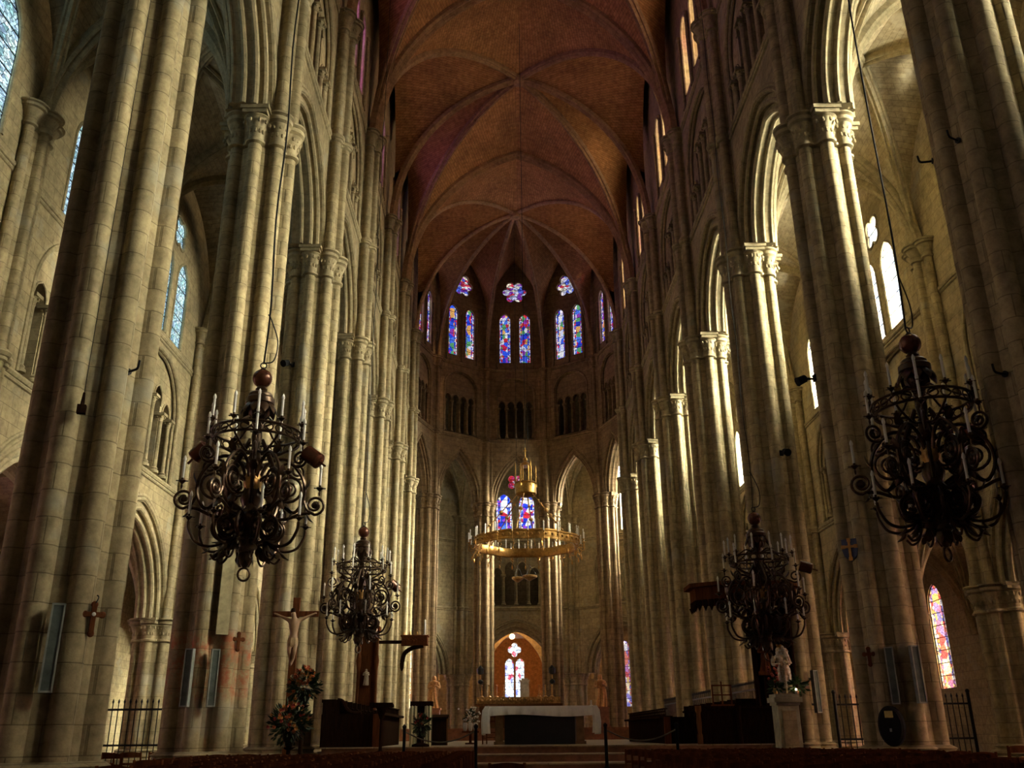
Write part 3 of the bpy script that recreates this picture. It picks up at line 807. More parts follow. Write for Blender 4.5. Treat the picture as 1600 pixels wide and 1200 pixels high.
# ------------------------------------------------------------------ chandeliers
BRONZE = plain('dark_bronze', (.05, .027, .014), .3, .7, .5, 9)
BRONZE_R = plain('red_bronze', (.10, .034, .018), .25, .6, .3, 7)
GOLD = plain('gilded_metal', (.44, .24, .065), .33, .9, .35, 12)
GOLD_D = plain('worn_gilding', (.42, .24, .08), .4, .8, .5, 9)
IVORY = plain('ivory_candle', (.66, .64, .58), .45, 0, .08)
def cr(pts, n=6):
    P = [V(p) for p in pts]; P = [P[0] * 2 - P[1]] + P + [P[-1] * 2 - P[-2]]; out = []
    for i in range(1, len(P) - 2):
        for j in range(n):
            t = j / n; a, b, c, d = P[i - 1], P[i], P[i + 1], P[i + 2]
            out.append(.5 * ((2 * b) + (c - a) * t + (2 * a - 5 * b + 4 * c - d) * t * t + (3 * b - a - 3 * c + d) * t ** 3))
    out.append(P[-2]); return out
def spiral(cx, cz, r0, r1, a0, turns, n=30):
    return [(cx + (r0 + (r1 - r0) * i / n) * math.cos(a0 + turns * 2 * PI * i / n), 0, cz + (r0 + (r1 - r0) * i / n) * math.sin(a0 + turns * 2 * PI * i / n)) for i in range(n + 1)]
def leaf(mb, p, d, L, w, curl=.3):
    p = V(p); d = V(d).normalized(); s = d.cross(V((0, 1, 0))); s = V((0, 1, 0)) if abs(d.y) < .9 else V((1, 0, 0))
    nrm = d.cross(s).normalized(); rows = []
    for i in range(6):
        t = i / 5; ww = w * math.sin(PI * min(1, t * .9 + .08)); c = p + d * L * t + nrm * curl * L * t * t
        rows.append([c + s * ww * k + nrm * (-.25 * ww * abs(k)) for k in (-1, -.5, 0, .5, 1)] )
    mb.grid(rows); mb.grid([[q - nrm * .012 for q in r] for r in rows])
def pan(mb, x, z, r=.06):
    mb.lathe([(.012, z - .12), (.02, z - .09), (.012, z - .05), (r * .5, z - .03), (r, z), (r * .9, z + .012), (.018, z + .012), (.018, z + .05)], 10, (x, 0, 0))
    for a in range(4): mb.box((x + r * 1.1 * math.cos(a * PI / 2), r * 1.1 * math.sin(a * PI / 2), z), (.05, .03, .012), a * PI / 2)
def candle_mesh(h=.27, r=.021):
    b = MB(); b.lathe([(r, 0), (r, h)], 8)
    b.lathe([(.012, h), (.024, h + .02), (.028, h + .045), (.018, h + .08), (.004, h + .105)], 8); return b
CANDLE = candle_mesh().mesh('candle', IVORY)
def arm_mesh(pts, sp, cup, r=.026, leaves=()):
    b = MB(); path = cr([(x, 0, z) for x, z in pts], 6)
    b.tube(path, [r] * len(path), 6)
    if sp: b.tube(spiral(*sp), [r * .9 - .008 * i / 30 for i in range(31)], 6); b.sphere((sp[0], 0, sp[1]), .05, 8, 6, (1, .7, 1))
    if cup: pan(b, *cup)
    for x, z, dx, dz, L in leaves: leaf(b, (x, 0, z), (dx, 0, dz), L, L * .32)
    return b
ARM_BIG = arm_mesh([(.1, 1.62), (.22, 1.9), (.5, 2.0), (.78, 1.72), (.84, 1.38), (.7, 1.12), (.52, 1.2)], None, None, .03, ((.82, 1.5, .5, .6, .22), (.6, 1.96, .6, .4, .2), (.7, 1.12, -.5, -.5, .2)))
for q in (1,):
    ARM_BIG.tube(cr([(.82, 0, 1.36), (.9, 0, 1.18), (1.02, 0, 1.10)], 6) + [V(p) for p in spiral(1.02, 1.26, .16, .04, -PI / 2, 1.6)], .024, 6)
    ARM_BIG.sphere((1.02, 0, 1.26), .06, 8, 6, (1, .7, 1)); pan(ARM_BIG, 1.08, 1.55, .065); ARM_BIG.tube([(1.08, 0, 1.42), (1.08, 0, 1.46)], .014, 6)
ARM_BIG.tube(cr([(.14, 0, 1.15), (.3, 0, 1.02), (.55, 0, 1.0), (.8, 0, 1.1), (.95, 0, 1.12)], 6), .028, 6)
ARM_MID = arm_mesh([(.12, 2.3), (.3, 1.95), (.42, 1.6), (.36, 1.25), (.16, 1.12)], (.25, 1.5, .19, .05, PI * .1, 1.5), None, .028, ((.42, 1.7, .7, .5, .2), (.3, 1.2, .3, -.8, .2)))
ARM_MID.tube(cr([(.42, 0, 1.75), (.6, 0, 1.85), (.78, 0, 1.78)], 6) + [V(p) for p in spiral(.82, 1.92, .14, .04, -PI / 2, 1.5)], .022, 6)
pan(ARM_MID, .86, 2.18, .055); ARM_MID.tube([(.86, 0, 2.03), (.86, 0, 2.1)], .013, 6)
ARM_LOW = arm_mesh([(.15, .95), (.32, .62), (.55, .5), (.78, .55), (.9, .74), (.92, .86)], None, (.92, .93), .024, ((.35, .6, .3, -.9, .26), (.55, .5, .5, -.8, .18)))
ARM_LOW.tube(cr([(.3, 0, .66), (.34, 0, .4), (.46, 0, .3), (.54, 0, .38)], 6), .02, 6)
ARM_BIG.tube(spiral(.58, 1.52, .24, .07, -PI * .6, 1.7), [.026 - .006 * i / 30 for i in range(31)], 6); ARM_BIG.sphere((.58, 0, 1.52), .07, 8, 6, (1, .6, 1))
leaf(ARM_BIG, (.56, 0, 1.28), (.4, 0, -.9), .22, .07); leaf(ARM_BIG, (.9, 0, 1.14), (.3, 0, -.9), .2, .06)
def basket_mesh():
    b = MB()
    for i in range(10):
        a = 2 * PI * i / 10; M = Matrix.Rotation(a, 4, 'Z'); s = MB()
        s.tube(spiral(.40, .82, .17, .05, PI, 1.4), .026, 6); leaf(s, (.3, 0, .66), (.7, 0, -.45), .24, .09); leaf(s, (.2, 0, .8), (.8, 0, .5), .34, .1)
        s.tube(cr([(.1, 0, 1.1), (.4, 0, 1.02), (.56, 0, .85), (.48, 0, .66), (.2, 0, .58)], 5), .022, 6)
        b.join(s, M)
    return b
def build_chandelier_meshes():
    m = {}
    b = MB(); b.sphere((0, 0, 3.4), .165, 20, 12); m['ball'] = b.mesh('ball', BRONZE_R)
    b = MB(); b.lathe([(.06, 3.26), (.1, 3.2), (.07, 3.17), (.17, 3.13), (.2, 3.1), (.2, 3.06), (.24, 3.02), (.24, 2.94), (.16, 2.86), (.13, 2.74), (.1, 2.6)], 20)
    for i in range(10):
        a = 2 * PI * i / 10; s = MB(); leaf(s, (.2, 0, 2.95), (1, 0, -.75), .21, .075, -.5); leaf(s, (.1, 0, 2.66), (.8, 0, .9), .22, .05, .5); b.join(s, Matrix.Rotation(a, 4, 'Z'))
    m['leaf_crown'] = b.mesh('leaf_crown', BRONZE)
    b = MB(); b.lathe([(.1, 2.62), (.07, 2.5), (.09, 2.35), (.06, 2.2), (.1, 2.0), (.14, 1.9), (.16, 1.84), (.1, 1.78), (.09, 1.7), (.13, 1.6), (.11, 1.48), (.14, 1.4), (.17, 1.3), (.1, 1.1), (.2, 1.0), (.26, .86), (.2, .72), (.12, .6), (.1, .5)], 16); m['stem'] = b.mesh('stem', BRONZE)
    b = MB(); b.lathe([(.12, 1.46), (.145, 1.55), (.14, 1.66), (.11, 1.72)], 16); m['amber_knob'] = b.mesh('amber_knob', GOLD_D)
    b = MB()
    for z, r in ((2.42, .72), (2.27, .69)): b.tube([(r * math.cos(2 * PI * i / 36), r * math.sin(2 * PI * i / 36), z) for i in range(36)], .022, 6, closed=True)
    for i in range(24):
        a = 2 * PI * i / 24; s = MB(); s.tube([(.70 * math.cos(t), 0 + .075 * math.sin(t * 1), 2.345) for t in (0,)] + [(.70, .07, 2.345)], .01, 4)
        s2 = MB(); s2.tube([(.705, .075 * math.cos(t * PI / 5), 2.345 + .06 * math.sin(t * PI / 5)) for t in range(10)], .012, 4, closed=True); b.join(s2, Matrix.Rotation(a, 4, 'Z'))
    for i in range(6):
        a = 2 * PI * i / 6; s = MB(); s.tube(cr([(.08, 0, 2.1), (.3, 0, 2.05), (.6, 0, 2.2), (.70, 0, 2.3)], 5), .02, 6); s.tube(cr([(.1, 0, 2.55), (.3, 0, 2.62), (.5, 0, 2.5), (.7, 0, 2.42)], 5), .018, 6); b.join(s, Matrix.Rotation(a, 4, 'Z'))
    for i in range(12):
        a = 2 * PI * i / 12; s = MB(); pan(s, .74 + .07 * (i % 2), 2.5, .055); b.join(s, Matrix.Rotation(a, 4, 'Z'))
    m['gallery_ring'] = b.mesh('gallery_ring', BRONZE)
    m['leaf_basket'] = basket_mesh().mesh('leaf_basket', BRONZE)
    b = MB(); b.lathe([(.1, .55), (.13, .45), (.06, .36), (.09, .3), (.03, .2)], 12)
    b.tube([(.09 * math.cos(t * PI / 8), 0, .1 + .1 * math.sin(t * PI / 8)) for t in range(16)], .02, 6, closed=True)
    for i in range(6):
        s = MB(); leaf(s, (.08, 0, .5), (.5, 0, -1), .26, .07, -.3); b.join(s, Matrix.Rotation(i * PI / 3, 4, 'Z'))
    m['pendant'] = b.mesh('pendant', BRONZE)
    b = MB(); b.lathe([(.10, .015), (.12, .0), (.13, .0), (.13, .28), (.10, .30), (.05, .31)], 18); b.box((0, 0, .36), (.03, .03, .14)); m['spotlight'] = b.mesh('spotlight', BRONZE_R)
    return m
CH = build_chandelier_meshes()
ABIG, AMID, ALOW = ARM_BIG.mesh('scroll_arm', BRONZE), ARM_MID.mesh('scroll_arm', BRONZE), ARM_LOW.mesh('scroll_arm', BRONZE)
CROSS_FIN = MB(); CROSS_FIN.lathe([(.03, 3.55), (.05, 3.57), (.02, 3.6)], 8); CROSS_FIN.tube([(.05 * math.cos(t * PI / 6), 0, 3.64 + .05 * math.sin(t * PI / 6)) for t in range(12)], .012, 5, closed=True)
CROSS_FIN = CROSS_FIN.mesh('hanging_eye', IRON)
def chandelier(loc, rz, label, top, spots, wob=0.03):
    o = thing('chandelier', label, 'chandelier', loc, rz, 'candle chandeliers of the nave')
    for k in ('ball', 'leaf_crown', 'stem', 'amber_knob', 'gallery_ring', 'leaf_basket', 'pendant'): child(k, CH[k], o)
    child('hanging_eye', CROSS_FIN, o)
    def cand(parent, x, z): child('candle', CANDLE, parent, (x, 0, z))
    for i in range(6):
        a = child('scroll_arm', ABIG, o, None, (0, 0, i * PI / 3)); cand(a, 1.08, 1.6)
        a = child('scroll_arm', AMID, o, None, (0, 0, i * PI / 3 + PI / 6)); cand(a, .86, 2.23)
    for i in range(8):
        a = child('scroll_arm', ALOW, o, None, (0, 0, i * PI / 4 + .2)); cand(a, .92, .98)
    for i in range(12):
        a = 2 * PI * i / 12; r = .74 + .07 * (i % 2); child('candle', CANDLE, o, (r * math.cos(a), r * math.sin(a), 2.55))
    for ang, r, z, tilt in spots:
        child('spotlight', CH['spotlight'], o, (r * math.cos(ang), r * math.sin(ang), z), (0, tilt, ang))
    b = MB(); n = 40; b.tube([(wob * math.sin(i * .9) * (1 - i / n) , wob * math.cos(i * .7) * (1 - i / n), 3.68 + (top - 3.68) * i / n) for i in range(n + 1)], .017 if loc[1] < 20 else .010, 5)
    b.tube(cr([(0, 0, 3.68), (.16, 0, 3.75), (.2, 0, 4.1), (.06, 0, 4.5), (0, 0, 4.6)], 6), .012, 5)
    b.build('suspension_cable', IRON, o)
    return o
chandelier((-5.08, 14.5, 3.56), .25, 'large dark bronze chandelier hanging before the second left pillar', 26, ((-.55, .95, 2.0, 2.2), (2.6, .95, 2.3, 2.3)))
chandelier((5.40, 13.1, 3.55), .6, 'large dark bronze chandelier hanging before the second right pillar', 26, ((-.2, .85, 2.1, 2.0),))
chandelier((-5.05, 26.5, 3.42), .9, 'smaller looking bronze chandelier hanging farther back on the left, by the crucifix', 24, ((-.4, .9, 2.0, 2.2),))
chandelier((5.28, 22.4, 2.84), .1, 'smaller looking bronze chandelier hanging above the dark wooden canopy on the right', 24, ((-.3, .95, 2.2, 1.9),))

# ------------------------------------------------------------------ gilded crown of light in the choir
co = thing('crown_chandelier', 'gilded ring-shaped crown chandelier hanging in front of the apse', 'chandelier', (-.06, 35, 7.32))
b = MB(); prof = lambda a: 1 + .045 * abs(math.sin(4 * a)) * 1.6
rows = []
for r, z in ((1.86, .62), (1.93, .60), (1.93, .66), (1.9, .68), (1.9, .88), (1.94, .91), (1.94, .96), (1.86, .96), (1.84, .9), (1.84, .66)):
    rows.append([V((r * prof(2 * PI * i / 96) * math.cos(2 * PI * i / 96), r * prof(2 * PI * i / 96) * math.sin(2 * PI * i / 96), z)) for i in range(96)])
b.grid(rows, closed_u=True, closed_v=True)
for i in range(48):
    a = 2 * PI * (i + .5) / 48; r = 1.93 * prof(a); b.sphere((r * math.cos(a), r * math.sin(a), .78), .05, 6, 4)
b.build('ring_band', GOLD, co)
def cbranch():
    s = MB(); s.tube(cr([(1.95, 0, .7), (2.1, 0, .5), (2.22, 0, .55), (2.22, 0, .75)], 4), .018, 5); pan(s, 2.22, .83, .05)
    s.tube(cr([(1.95, 0, .6), (2.02, 0, .35), (2.12, 0, .3)], 4), .015, 5); s.lathe([(.001, .12), (.03, .17), (.04, .22), (.012, .3)], 6, (2.1, 0, 0)); s.sphere((1.98, 0, .44), .04, 6, 4)
    return s
CB = cbranch().mesh('candle_branch', GOLD)
for i in range(24):
    a = child('candle_branch', CB, co, None, (0, 0, 2 * PI * i / 24)); child('candle', CANDLE, a, (2.22, 0, .86))
for i in range(24):
    t = 2 * PI * (i + .5) / 24; r = 1.9 * prof(t); child('candle', CANDLE, co, (r * math.cos(t), r * math.sin(t), .96))
for i in range(6):
    t = 2 * PI * i / 6 + .3; b = MB(); p0 = V((1.88 * math.cos(t), 1.88 * math.sin(t), .95)); p1 = V((.3 * math.cos(t), .3 * math.sin(t), 2.75))
    b.tube([p0, p1], .022, 6)
    for q in (.25, .55, .8): b.sphere(p0.lerp(p1, q), .085 if q == .55 else .055, 8, 6)
    b.build('suspension_rod', GOLD_D, co)
b = MB(); b.lathe([(.1, 2.6), (.36, 2.68), (.42, 2.74), (.42, 3.1), (.46, 3.14), (.4, 3.2), (.3, 3.22)], 16); b.build('turret', GOLD, co)
b = MB(); b.lathe([(.26, 3.85), (.2, 3.95), (.08, 4.05), (.03, 4.08)], 12); b.sphere((0, 0, 4.13), .09, 10, 8)
b.tube([(0, 0, 4.15), (0, 0, 4.62)], .018, 6); b.box((0, 0, 4.5), (.16, .03, .035))
b.build('turret_dome', GOLD, co)
for i in range(6):
    t = 2 * PI * i / 6; b = MB(); b.lathe([(.05, 3.0), (.05, 3.1), (.03, 3.15), (.03, 3.75 + .15 * (i % 2)), (.005, 3.9 + .15 * (i % 2))], 8, (.4 * math.cos(t), .4 * math.sin(t), 0)); b.build('turret_shaft', GOLD, co)
    b = MB(); b.tube([(.22 * math.cos(t), .22 * math.sin(t), 3.2), (.22 * math.cos(t), .22 * math.sin(t), 3.87)], .03, 6); b.build('turret_column', GOLD, co)
b = MB(); b.tube([(0, 0, 4.6), (0, 0, 26)], .012, 5); b.build('suspension_cable', IRON, co)

# sanctuary lamp beyond the crown, chapel lamp
la = thing('sanctuary_lamp', 'small hanging pair of gilded bowl lamps below the crown chandelier', 'lamp', (.1, 47, 8.5))
for i, (x, r) in enumerate(((-.3, .28), (.32, .36))):
    b = MB(); b.lathe([(.03, -.05), (.12, 0), (r, .12), (r * 1.06, .2), (r * .95, .22)], 16, (x, 0, i * .08)); b.build('bowl', GOLD_D, la)
    b = MB()
    for t in range(3): b.tube([(x + r * math.cos(t * 2.1), r * math.sin(t * 2.1), .2 + i * .08), (x, 0, .8)], .012, 4)
    b.tube([(x, 0, .8), (x, 0, 20)], .008, 4); b.build('chain', IRON, la)
la = thing('hanging_lamp', 'glowing warm lamp hanging in the chapel arch behind the high altar', 'lamp', (-.28, 67.5, 7.75))
LAMPG = plain('lamp_glass', (1, .8, .5), .3, emit=((1, .62, .25), 22))
b = MB(); b.sphere((0, 0, 0), .19, 14, 10); b.build('globe', LAMPG, la)
for x, z in ((-.36, .42), (-.1, .65)):
    b = MB(); b.sphere((x, 0, z), .07, 10, 8); b.build('bulb', LAMPG, la)
b = MB(); b.tube([(0, 0, .15), (0, 0, 1.5)], .02, 6); b.tube([(-.36, 0, .45), (-.1, 0, .68), (0, 0, .9)], .012, 5); b.build('stem', IRON, la)
pl = bpy.data.lights.new('chapel_lamp', 'POINT'); pl.energy = 420; pl.color = (1, .50, .18); pl.shadow_soft_size = .2
po = bpy.data.objects.new('chapel_lamp', pl); COL.objects.link(po); po.location = (-.28, 68.6, 7.6)
# ------------------------------------------------------------------ things on and near the pillars
WOOD_D = wood('dark_oak', (.012, .006, .004), (.026, .013, .007), .5)
WOOD_R = wood('red_brown_wood', (.075, .025, .011), (.14, .048, .019), .4)
WOOD_M = wood('brown_wood', (.10, .045, .02), (.17, .075, .03), .5)
STRAW = plain('rush_seat', (.22, .13, .05), .8, 0, .3, 30)
CLOTH = plain('white_linen', (.78, .76, .70), .8, 0, .06, 10)
CLOTH_P = plain('pale_drape', (.50, .49, .30), .8, 0, .1, 10)
PLANK = plain('pale_board', (.30, .25, .135), .8)
FRAMEW = plain('pale_grey_frame', (.21, .22, .19), .6)
GRILLE = plain('grey_grille_cloth', (.075, .092, .078), .9)
REDP = plain('red_stone', (.24, .10, .05), .6)
def on_pillar(k, sg, ang, r, z):
    a = R_(ang); r = r * .908; return (sg * PXP + r * math.cos(a), yk(k) + r * math.sin(a), z), a + PI / 2
def mounted(name, label, cat, k, sg, ang, r, z, group=None, face=None):
    loc, rz = on_pillar(k, sg, ang, r, z); rz = rz if face is None else R_(face) + PI / 2; return thing(name, label, cat, loc, rz, group)
# column loudspeakers (local -y faces out)
def speaker_meshes(h):
    a = MB(); a.box((0, .02, h / 2), (.15, .11, h)); a.box((0, .13, h * .8), (.05, .3, .05)); a.box((0, .13, h * .2), (.05, .3, .05))
    f = MB()
    for x in (-.068, .068): f.box((x, -.045, h / 2), (.022, .03, h))
    for z in (.012, h - .012): f.box((0, -.045, z), (.15, .03, .024))
    g = MB(); g.box((0, -.04, h / 2), (.115, .012, h - .04))
    return a.mesh('cabinet', FRAMEW), f.mesh('frame', FRAMEW), g.mesh('grille', GRILLE)
SPK = speaker_meshes(1.06)
for k, sg, ang, z, lab in ((-1, -1, -65, 1.80, 'slim grey column loudspeaker on the nearest left pillar'),
                        (0, -1, -66, 1.81, 'slim grey column loudspeaker facing front on the second left pillar'),
                        (0, -1, -96, 1.81, 'narrow column loudspeaker left of its twin on the second left pillar'),
                        (0, 1, -117, 1.75, 'slim grey column loudspeaker above the black oval bin'),
                        (0, 1, -88, 1.76, 'narrow column loudspeaker to the right of its twin on the second right pillar'),
                        (1, 1, -69, 1.72, 'slim pale column loudspeaker beside the white madonna, third right pillar')):
    on45 = min(abs((ang % 45)), 45 - (ang % 45)) < 14
    o = mounted('column_loudspeaker', lab, 'loudspeaker', k, sg, ang, 1.04 if on45 else .93, z, 'column loudspeakers on the pillars')
    for n, me in zip(('cabinet', 'frame', 'grille'), SPK): child(n, me, o)
# wooden consecration crosses
def cross_mesh(h, w, t):
    b = MB(); b.box((0, 0, h / 2), (t, .04, h)); b.box((0, 0, h * .66), (w, .042, t))
    for x, z in ((-w / 2, h * .66), (w / 2, h * .66), (0, h), (0, 0)): b.sphere((x, 0, z), t * .75, 8, 6, (1, .4, 1))
    return b
for k, sg, ang, z, h, lab in ((-1, -1, -36, 2.52, .36, 'dark wooden cross with pale centre on the nearest left pillar'),
                          (0, -1, -36, 2.88, .30, 'small dark wooden cross over red paint traces on the second left pillar'),
                          (0, 1, -144, 2.50, .30, 'small dark wooden cross below the blue shield on the right')):
    o = mounted('wall_cross', lab, 'cross', k, sg, ang, .93, z, 'wooden crosses on the pillars', -55 if sg < 0 else -125)
    cross_mesh(h, h * .6, .06).build('cross_body', WOOD_R, o)
    if k == -1:
        b = MB(); b.sphere((0, -.03, h * .66), .025, 10, 6, (1, .4, 1)); b.build('centre_boss', IVORY, o)
        b = MB(); b.tube(cr([(0, 0, h), (.02, -.03, h + .06), (.03, -.01, h + .1), (.01, 0, h + .12)], 4), .008, 5); b.build('hook', IRON, o)
# hooks
def hook_mesh():
    b = MB(); b.tube(cr([(0, .0, 0), (0, -.12, 0), (0, -.2, .02), (0, -.22, .13)], 4), .018, 6); b.lathe([(.05, 0), (.05, .02)], 10, (0, .0, 0), M=Matrix.Rotation(PI / 2, 3, 'X')); return b.mesh('iron_hook', IRON)
HK = hook_mesh()
for k, sg, ang, r, z, lab in ((-1, -1, -30, .74, 6.15, 'black iron hook jutting from the nearest left pillar'),
                           (-1, 1, -155, .74, 10.1, 'upper iron hook facing front on the nearest right pillar'),
                           (-1, 1, 166, .92, 10.05, 'iron hook at the left edge of the nearest right pillar'),
                           (-1, 1, -160, .74, 6.1, 'lower iron hook on the nearest right pillar')):
    loc, rz = on_pillar(k, sg, ang, r, z); o = child('iron_hook', HK, None, loc, (0, 0, rz)); tag(o, lab, 'hook', 'iron hooks on the near pillars')
# bell cord
o = mounted('bell_cord', 'thin cord with a small weight hanging on the nearest left pillar', 'cord', -1, -1, -73, .96, 5.35)
b = MB(); b.tube([(0, 0, .12), (0, 0, 12)], .005, 5); b.build('cord', IRON, o)
b = MB(); b.box((0, 0, .06), (.11, .09, .12)); b.lathe([(.03, .12), (.015, .3)], 8); b.build('weight', WOOD_D, o)
# pale board and red traces on second left pillar
o = mounted('wall_board', 'tall narrow pale board fixed to the second left pillar', 'board', 0, -1, -60, .86, 3.15)
b = MB(); b.box((0, 0, 1.0), (.24, .05, 2.0)); b.build('plank', PLANK, o, smooth=False)
b = MB(); b.box((0, .07, 1.7), (.08, .12, .08)); b.box((0, .07, .3), (.08, .12, .08)); b.build('bracket', IRON, o)
# blue shield with gold cross
o = mounted('wall_shield', 'small blue shield with a gold cross on the second right pillar', 'shield', 0, 1, -150, .93, 4.58, None, -125)
BLUE = plain('shield_blue', (.03, .04, .10), .5); CGOLD = plain('shield_gold', (.50, .25, .06), .5)
F0 = frame((0, 0, 0), (1, 0, 0), (0, 1, 0)); b = MB()
b.ext(F0, [(-.15, .42), (.15, .42), (.16, .2), (.12, .06), (0, -.04), (-.12, .06), (-.16, .2)], [], -.03, .06); b.build('shield_plate', BLUE, o)
b = MB(); b.box((0, -.04, .2), (.05, .02, .4)); b.box((0, -.04, .26), (.26, .02, .05))
for x, z in ((-.13, .26), (.13, .26), (0, .4), (0, .01)): b.box((x, -.04, z), (.075, .02, .075))
b.build('gold_cross', CGOLD, o)
# black oval bin
o = mounted('oval_bin', 'black oval bin with a yellow label on the second right pillar', 'bin', 0, 1, -125, 1.04, .93)
b = MB(); b.lathe([(.001, -.09), (.2, -.09), (.235, -.06), (.235, .1), (.2, .14)], 28, (0, 0, .43), 1, 1, M=Matrix(((1, 0, 0), (0, 0, -1), (0, 1.55, 0))).to_3x3()); b.build('body', BLK, o)
b = MB(); b.box((0, -.135, .64), (.15, .02, .12)); b.build('label', plain('yellow_label', (.55, .42, .13), .6), o)
b = MB(); b.box((0, -.135, .36), (.04, .02, .06)); b.build('keyhole', FRAMEW, o)
# small black spotlights on pillars
def spot_mesh():
    b = MB(); b.lathe([(.05, 0), (.09, .03), (.1, .22), (.11, .24)], 12, (0, -.16, 0), M=Matrix.Rotation(R_(115), 3, 'X')); b.box((0, -.06, -.02), (.04, .22, .04)); b.box((0, .03, 0), (.1, .04, .16)); return b.mesh('black_spotlight', BLK)
SPM = spot_mesh()
for k, sg, ang, r, z, lab in ((0, 1, -178, .96, 8.75, 'black spotlight at the left edge of the second right pillar'), (1, 1, -82, .95, 8.75, 'black spotlight on the bright strip of the third right pillar'), (1, -1, -119, .78, 11.65, 'small black spotlight between the second and third left pillars')):
    loc, rz = on_pillar(k, sg, ang, r, z); o = child('black_spotlight', SPM, None, loc, (0, 0, rz)); tag(o, lab, 'spotlight', 'spotlights on the pillars')
# lanterns on apse pillars
for sgn, lab in ((-1, 'black wall lantern on the pillar left of the high altar'), (1, 'black wall lantern on the pillar right of the high altar')):
    p = ring_pt(PX, 72 if sgn < 0 else 108); o = thing('wall_lantern', lab, 'lantern', (p.x + (-.18 if sgn < 0 else -.1), p.y - .80, 4.1), 0, 'lanterns on the apse pillars')
    b = MB(); b.lathe([(.03, 0), (.15, .06), (.17, .12), (.17, .18), (.1, .25), (.02, .3)], 8); b.lathe([(.05, .55), (.2, .62), (.22, .9), (.12, 1.0), (.02, 1.1)], 8); b.build('housing', IRON, o)
    b = MB(); b.tube([(0, 0, .28), (0, 0, .58)], .04, 6); b.box((0, .12, .75), (.06, .3, .06)); b.box((0, .12, .12), (.06, .3, .06)); b.build('bracket', GOLD_D, o)

# ------------------------------------------------------------------ figures
FLESH = plain('painted_flesh', (.24, .14, .075), .5, 0, .15)
GILT = plain('gilt_statue', (.40, .20, .07), .4, .45, .4, 14)
MARB = plain('white_gold_statue', (.66, .60, .48), .35, .1, .3, 16, c2=(.40, .30, .16))
def robed(mb, H, lean=.04, arms=((-1, .75, -.02), (1, .8, -.1)), seed=1):
    """a standing draped figure, feet at the origin, facing -y"""
    rnd = random.Random(seed); ph = rnd.random() * 6; secs = [(0, .165, .14), (.05, .17, .14), (.2, .15, .12), (.4, .14, .11), (.52, .135, .1), (.6, .115, .085), (.7, .13, .085), (.78, .145, .085), (.82, .12, .075), (.845, .05, .045), (.865, .042, .042)]
    rows = []
    for z, rx, ry in secs:
        cx = lean * H * math.sin(z * PI * 1.2); f = max(0, 1 - z / .75) * .14 + .02
        rows.append([V((cx + rx * H * (1 + f * math.cos(9 * a + ph + z * 3)) * math.cos(a), ry * H * (1 + f * math.cos(9 * a + ph + z * 3)) * math.sin(a), z * H)) for a in [2 * PI * i / 36 for i in range(36)]])
    ids = mb.grid(rows, closed_u=True); mb.face(list(reversed(ids[0]))); mb.face(ids[-1])
    cx = lean * H * math.sin(.9 * PI * 1.2)
    mb.sphere((cx, -.01 * H, .925 * H), .055 * H, 14, 10, (.85, .95, 1.25)); mb.sphere((cx, -.062 * H, .915 * H), .012 * H, 6, 4, (1, 1.2, 1.6))
    for e in (-1, 1): mb.sphere((cx + e * .02 * H, -.053 * H, .932 * H), .008 * H, 6, 4)
    mb.sphere((cx, -.056 * H, .893 * H), .012 * H, 6, 4, (1.5, .6, .5))
    mb.lathe([(.07 * H, .80 * H), (.078 * H, .88 * H), (.07 * H, .95 * H), (.045 * H, .985 * H), (.001, .998 * H)], 14, (cx, .022 * H, 0), 1, .8)
    for s, hz, hy in arms:
        sh = V((cx + s * .125 * H, 0, .785 * H)); el = V((cx + s * .175 * H, -.03 * H, .63 * H)); ha = V((cx + s * .06 * H, -.15 * H + hy * H, hz * H * .85))
        mb.tube(cr([sh, el, ha], 5), [.05 * H - .0022 * H * i for i in range(11)], 8)
        mb.sphere(ha, .026 * H, 8, 6, (.8, 1.2, 1))
        for f in range(4): mb.tube([ha + V((0, -.02 * H, (f - 1.5) * .011 * H)), ha + V((-s * .02 * H, -.05 * H, (f - 1.5) * .012 * H))], .006 * H, 5)
    return mb
# white madonna on a pedestal
o = thing('pedestal', 'tall pale stone pedestal under the white madonna', 'pedestal', (5.13, 21.0, 0))
b = MB(); b.box((0, 0, .15), (.85, .85, .3)); b.box((0, 0, .4), (.7, .7, .3)); b.box((0, 0, 1.15), (.46, .46, 1.4)); b.box((0, 0, .86), (.56, .56, .1)); b.box((0, 0, 1.84), (.52, .52, .06)); b.box((0, 0, 1.92), (.60, .60, .1)); b.box((0, 0, 2.0), (.52, .52, .08)); b.build('body', plain('pedestal_stone', (.30, .28, .19), .8), o, smooth=False)
b = MB(); b.box((0, -.235, 1.2), (.3, .02, 1.0)); b.build('panel', STONE_D, o, smooth=False)
o = thing('madonna_statue', 'white and gold statue of a crowned mother holding a child', 'statue', (5.14, 21.0, 2.04))
robed(MB(), 1.0, .05, ((-1, .72, 0), (1, .82, .02)), 3).build('figure', MARB, o)
b = MB(); b.lathe([(.045, .965), (.05, 1.0), (.06, 1.03)], 10, (.0, .01, 0)); 
for t in range(6): b.sphere((.055 * math.cos(t), .01 + .055 * math.sin(t), 1.04), .012, 6, 4)
b.build('crown', GOLD, o)
b = MB(); s = MB(); robed(s, .42, .03, ((-1, .8, 0), (1, .7, 0)), 5); b.join(s, Matrix.Translation((.15, -.06, .62)) @ Matrix.Rotation(-.25, 4, 'Y')); b.build('child_figure', MARB, o)
b = MB(); b.lathe([(.17, -.03), (.17, .01), (.15, .02)], 8); b.build('plinth', GOLD_D, o)
LEAFM = plain('green_leaves', (.03, .075, .02), .55, 0, .5, 8); LEAFD = plain('dark_leaves', (.018, .04, .014), .55, 0, .5, 8)
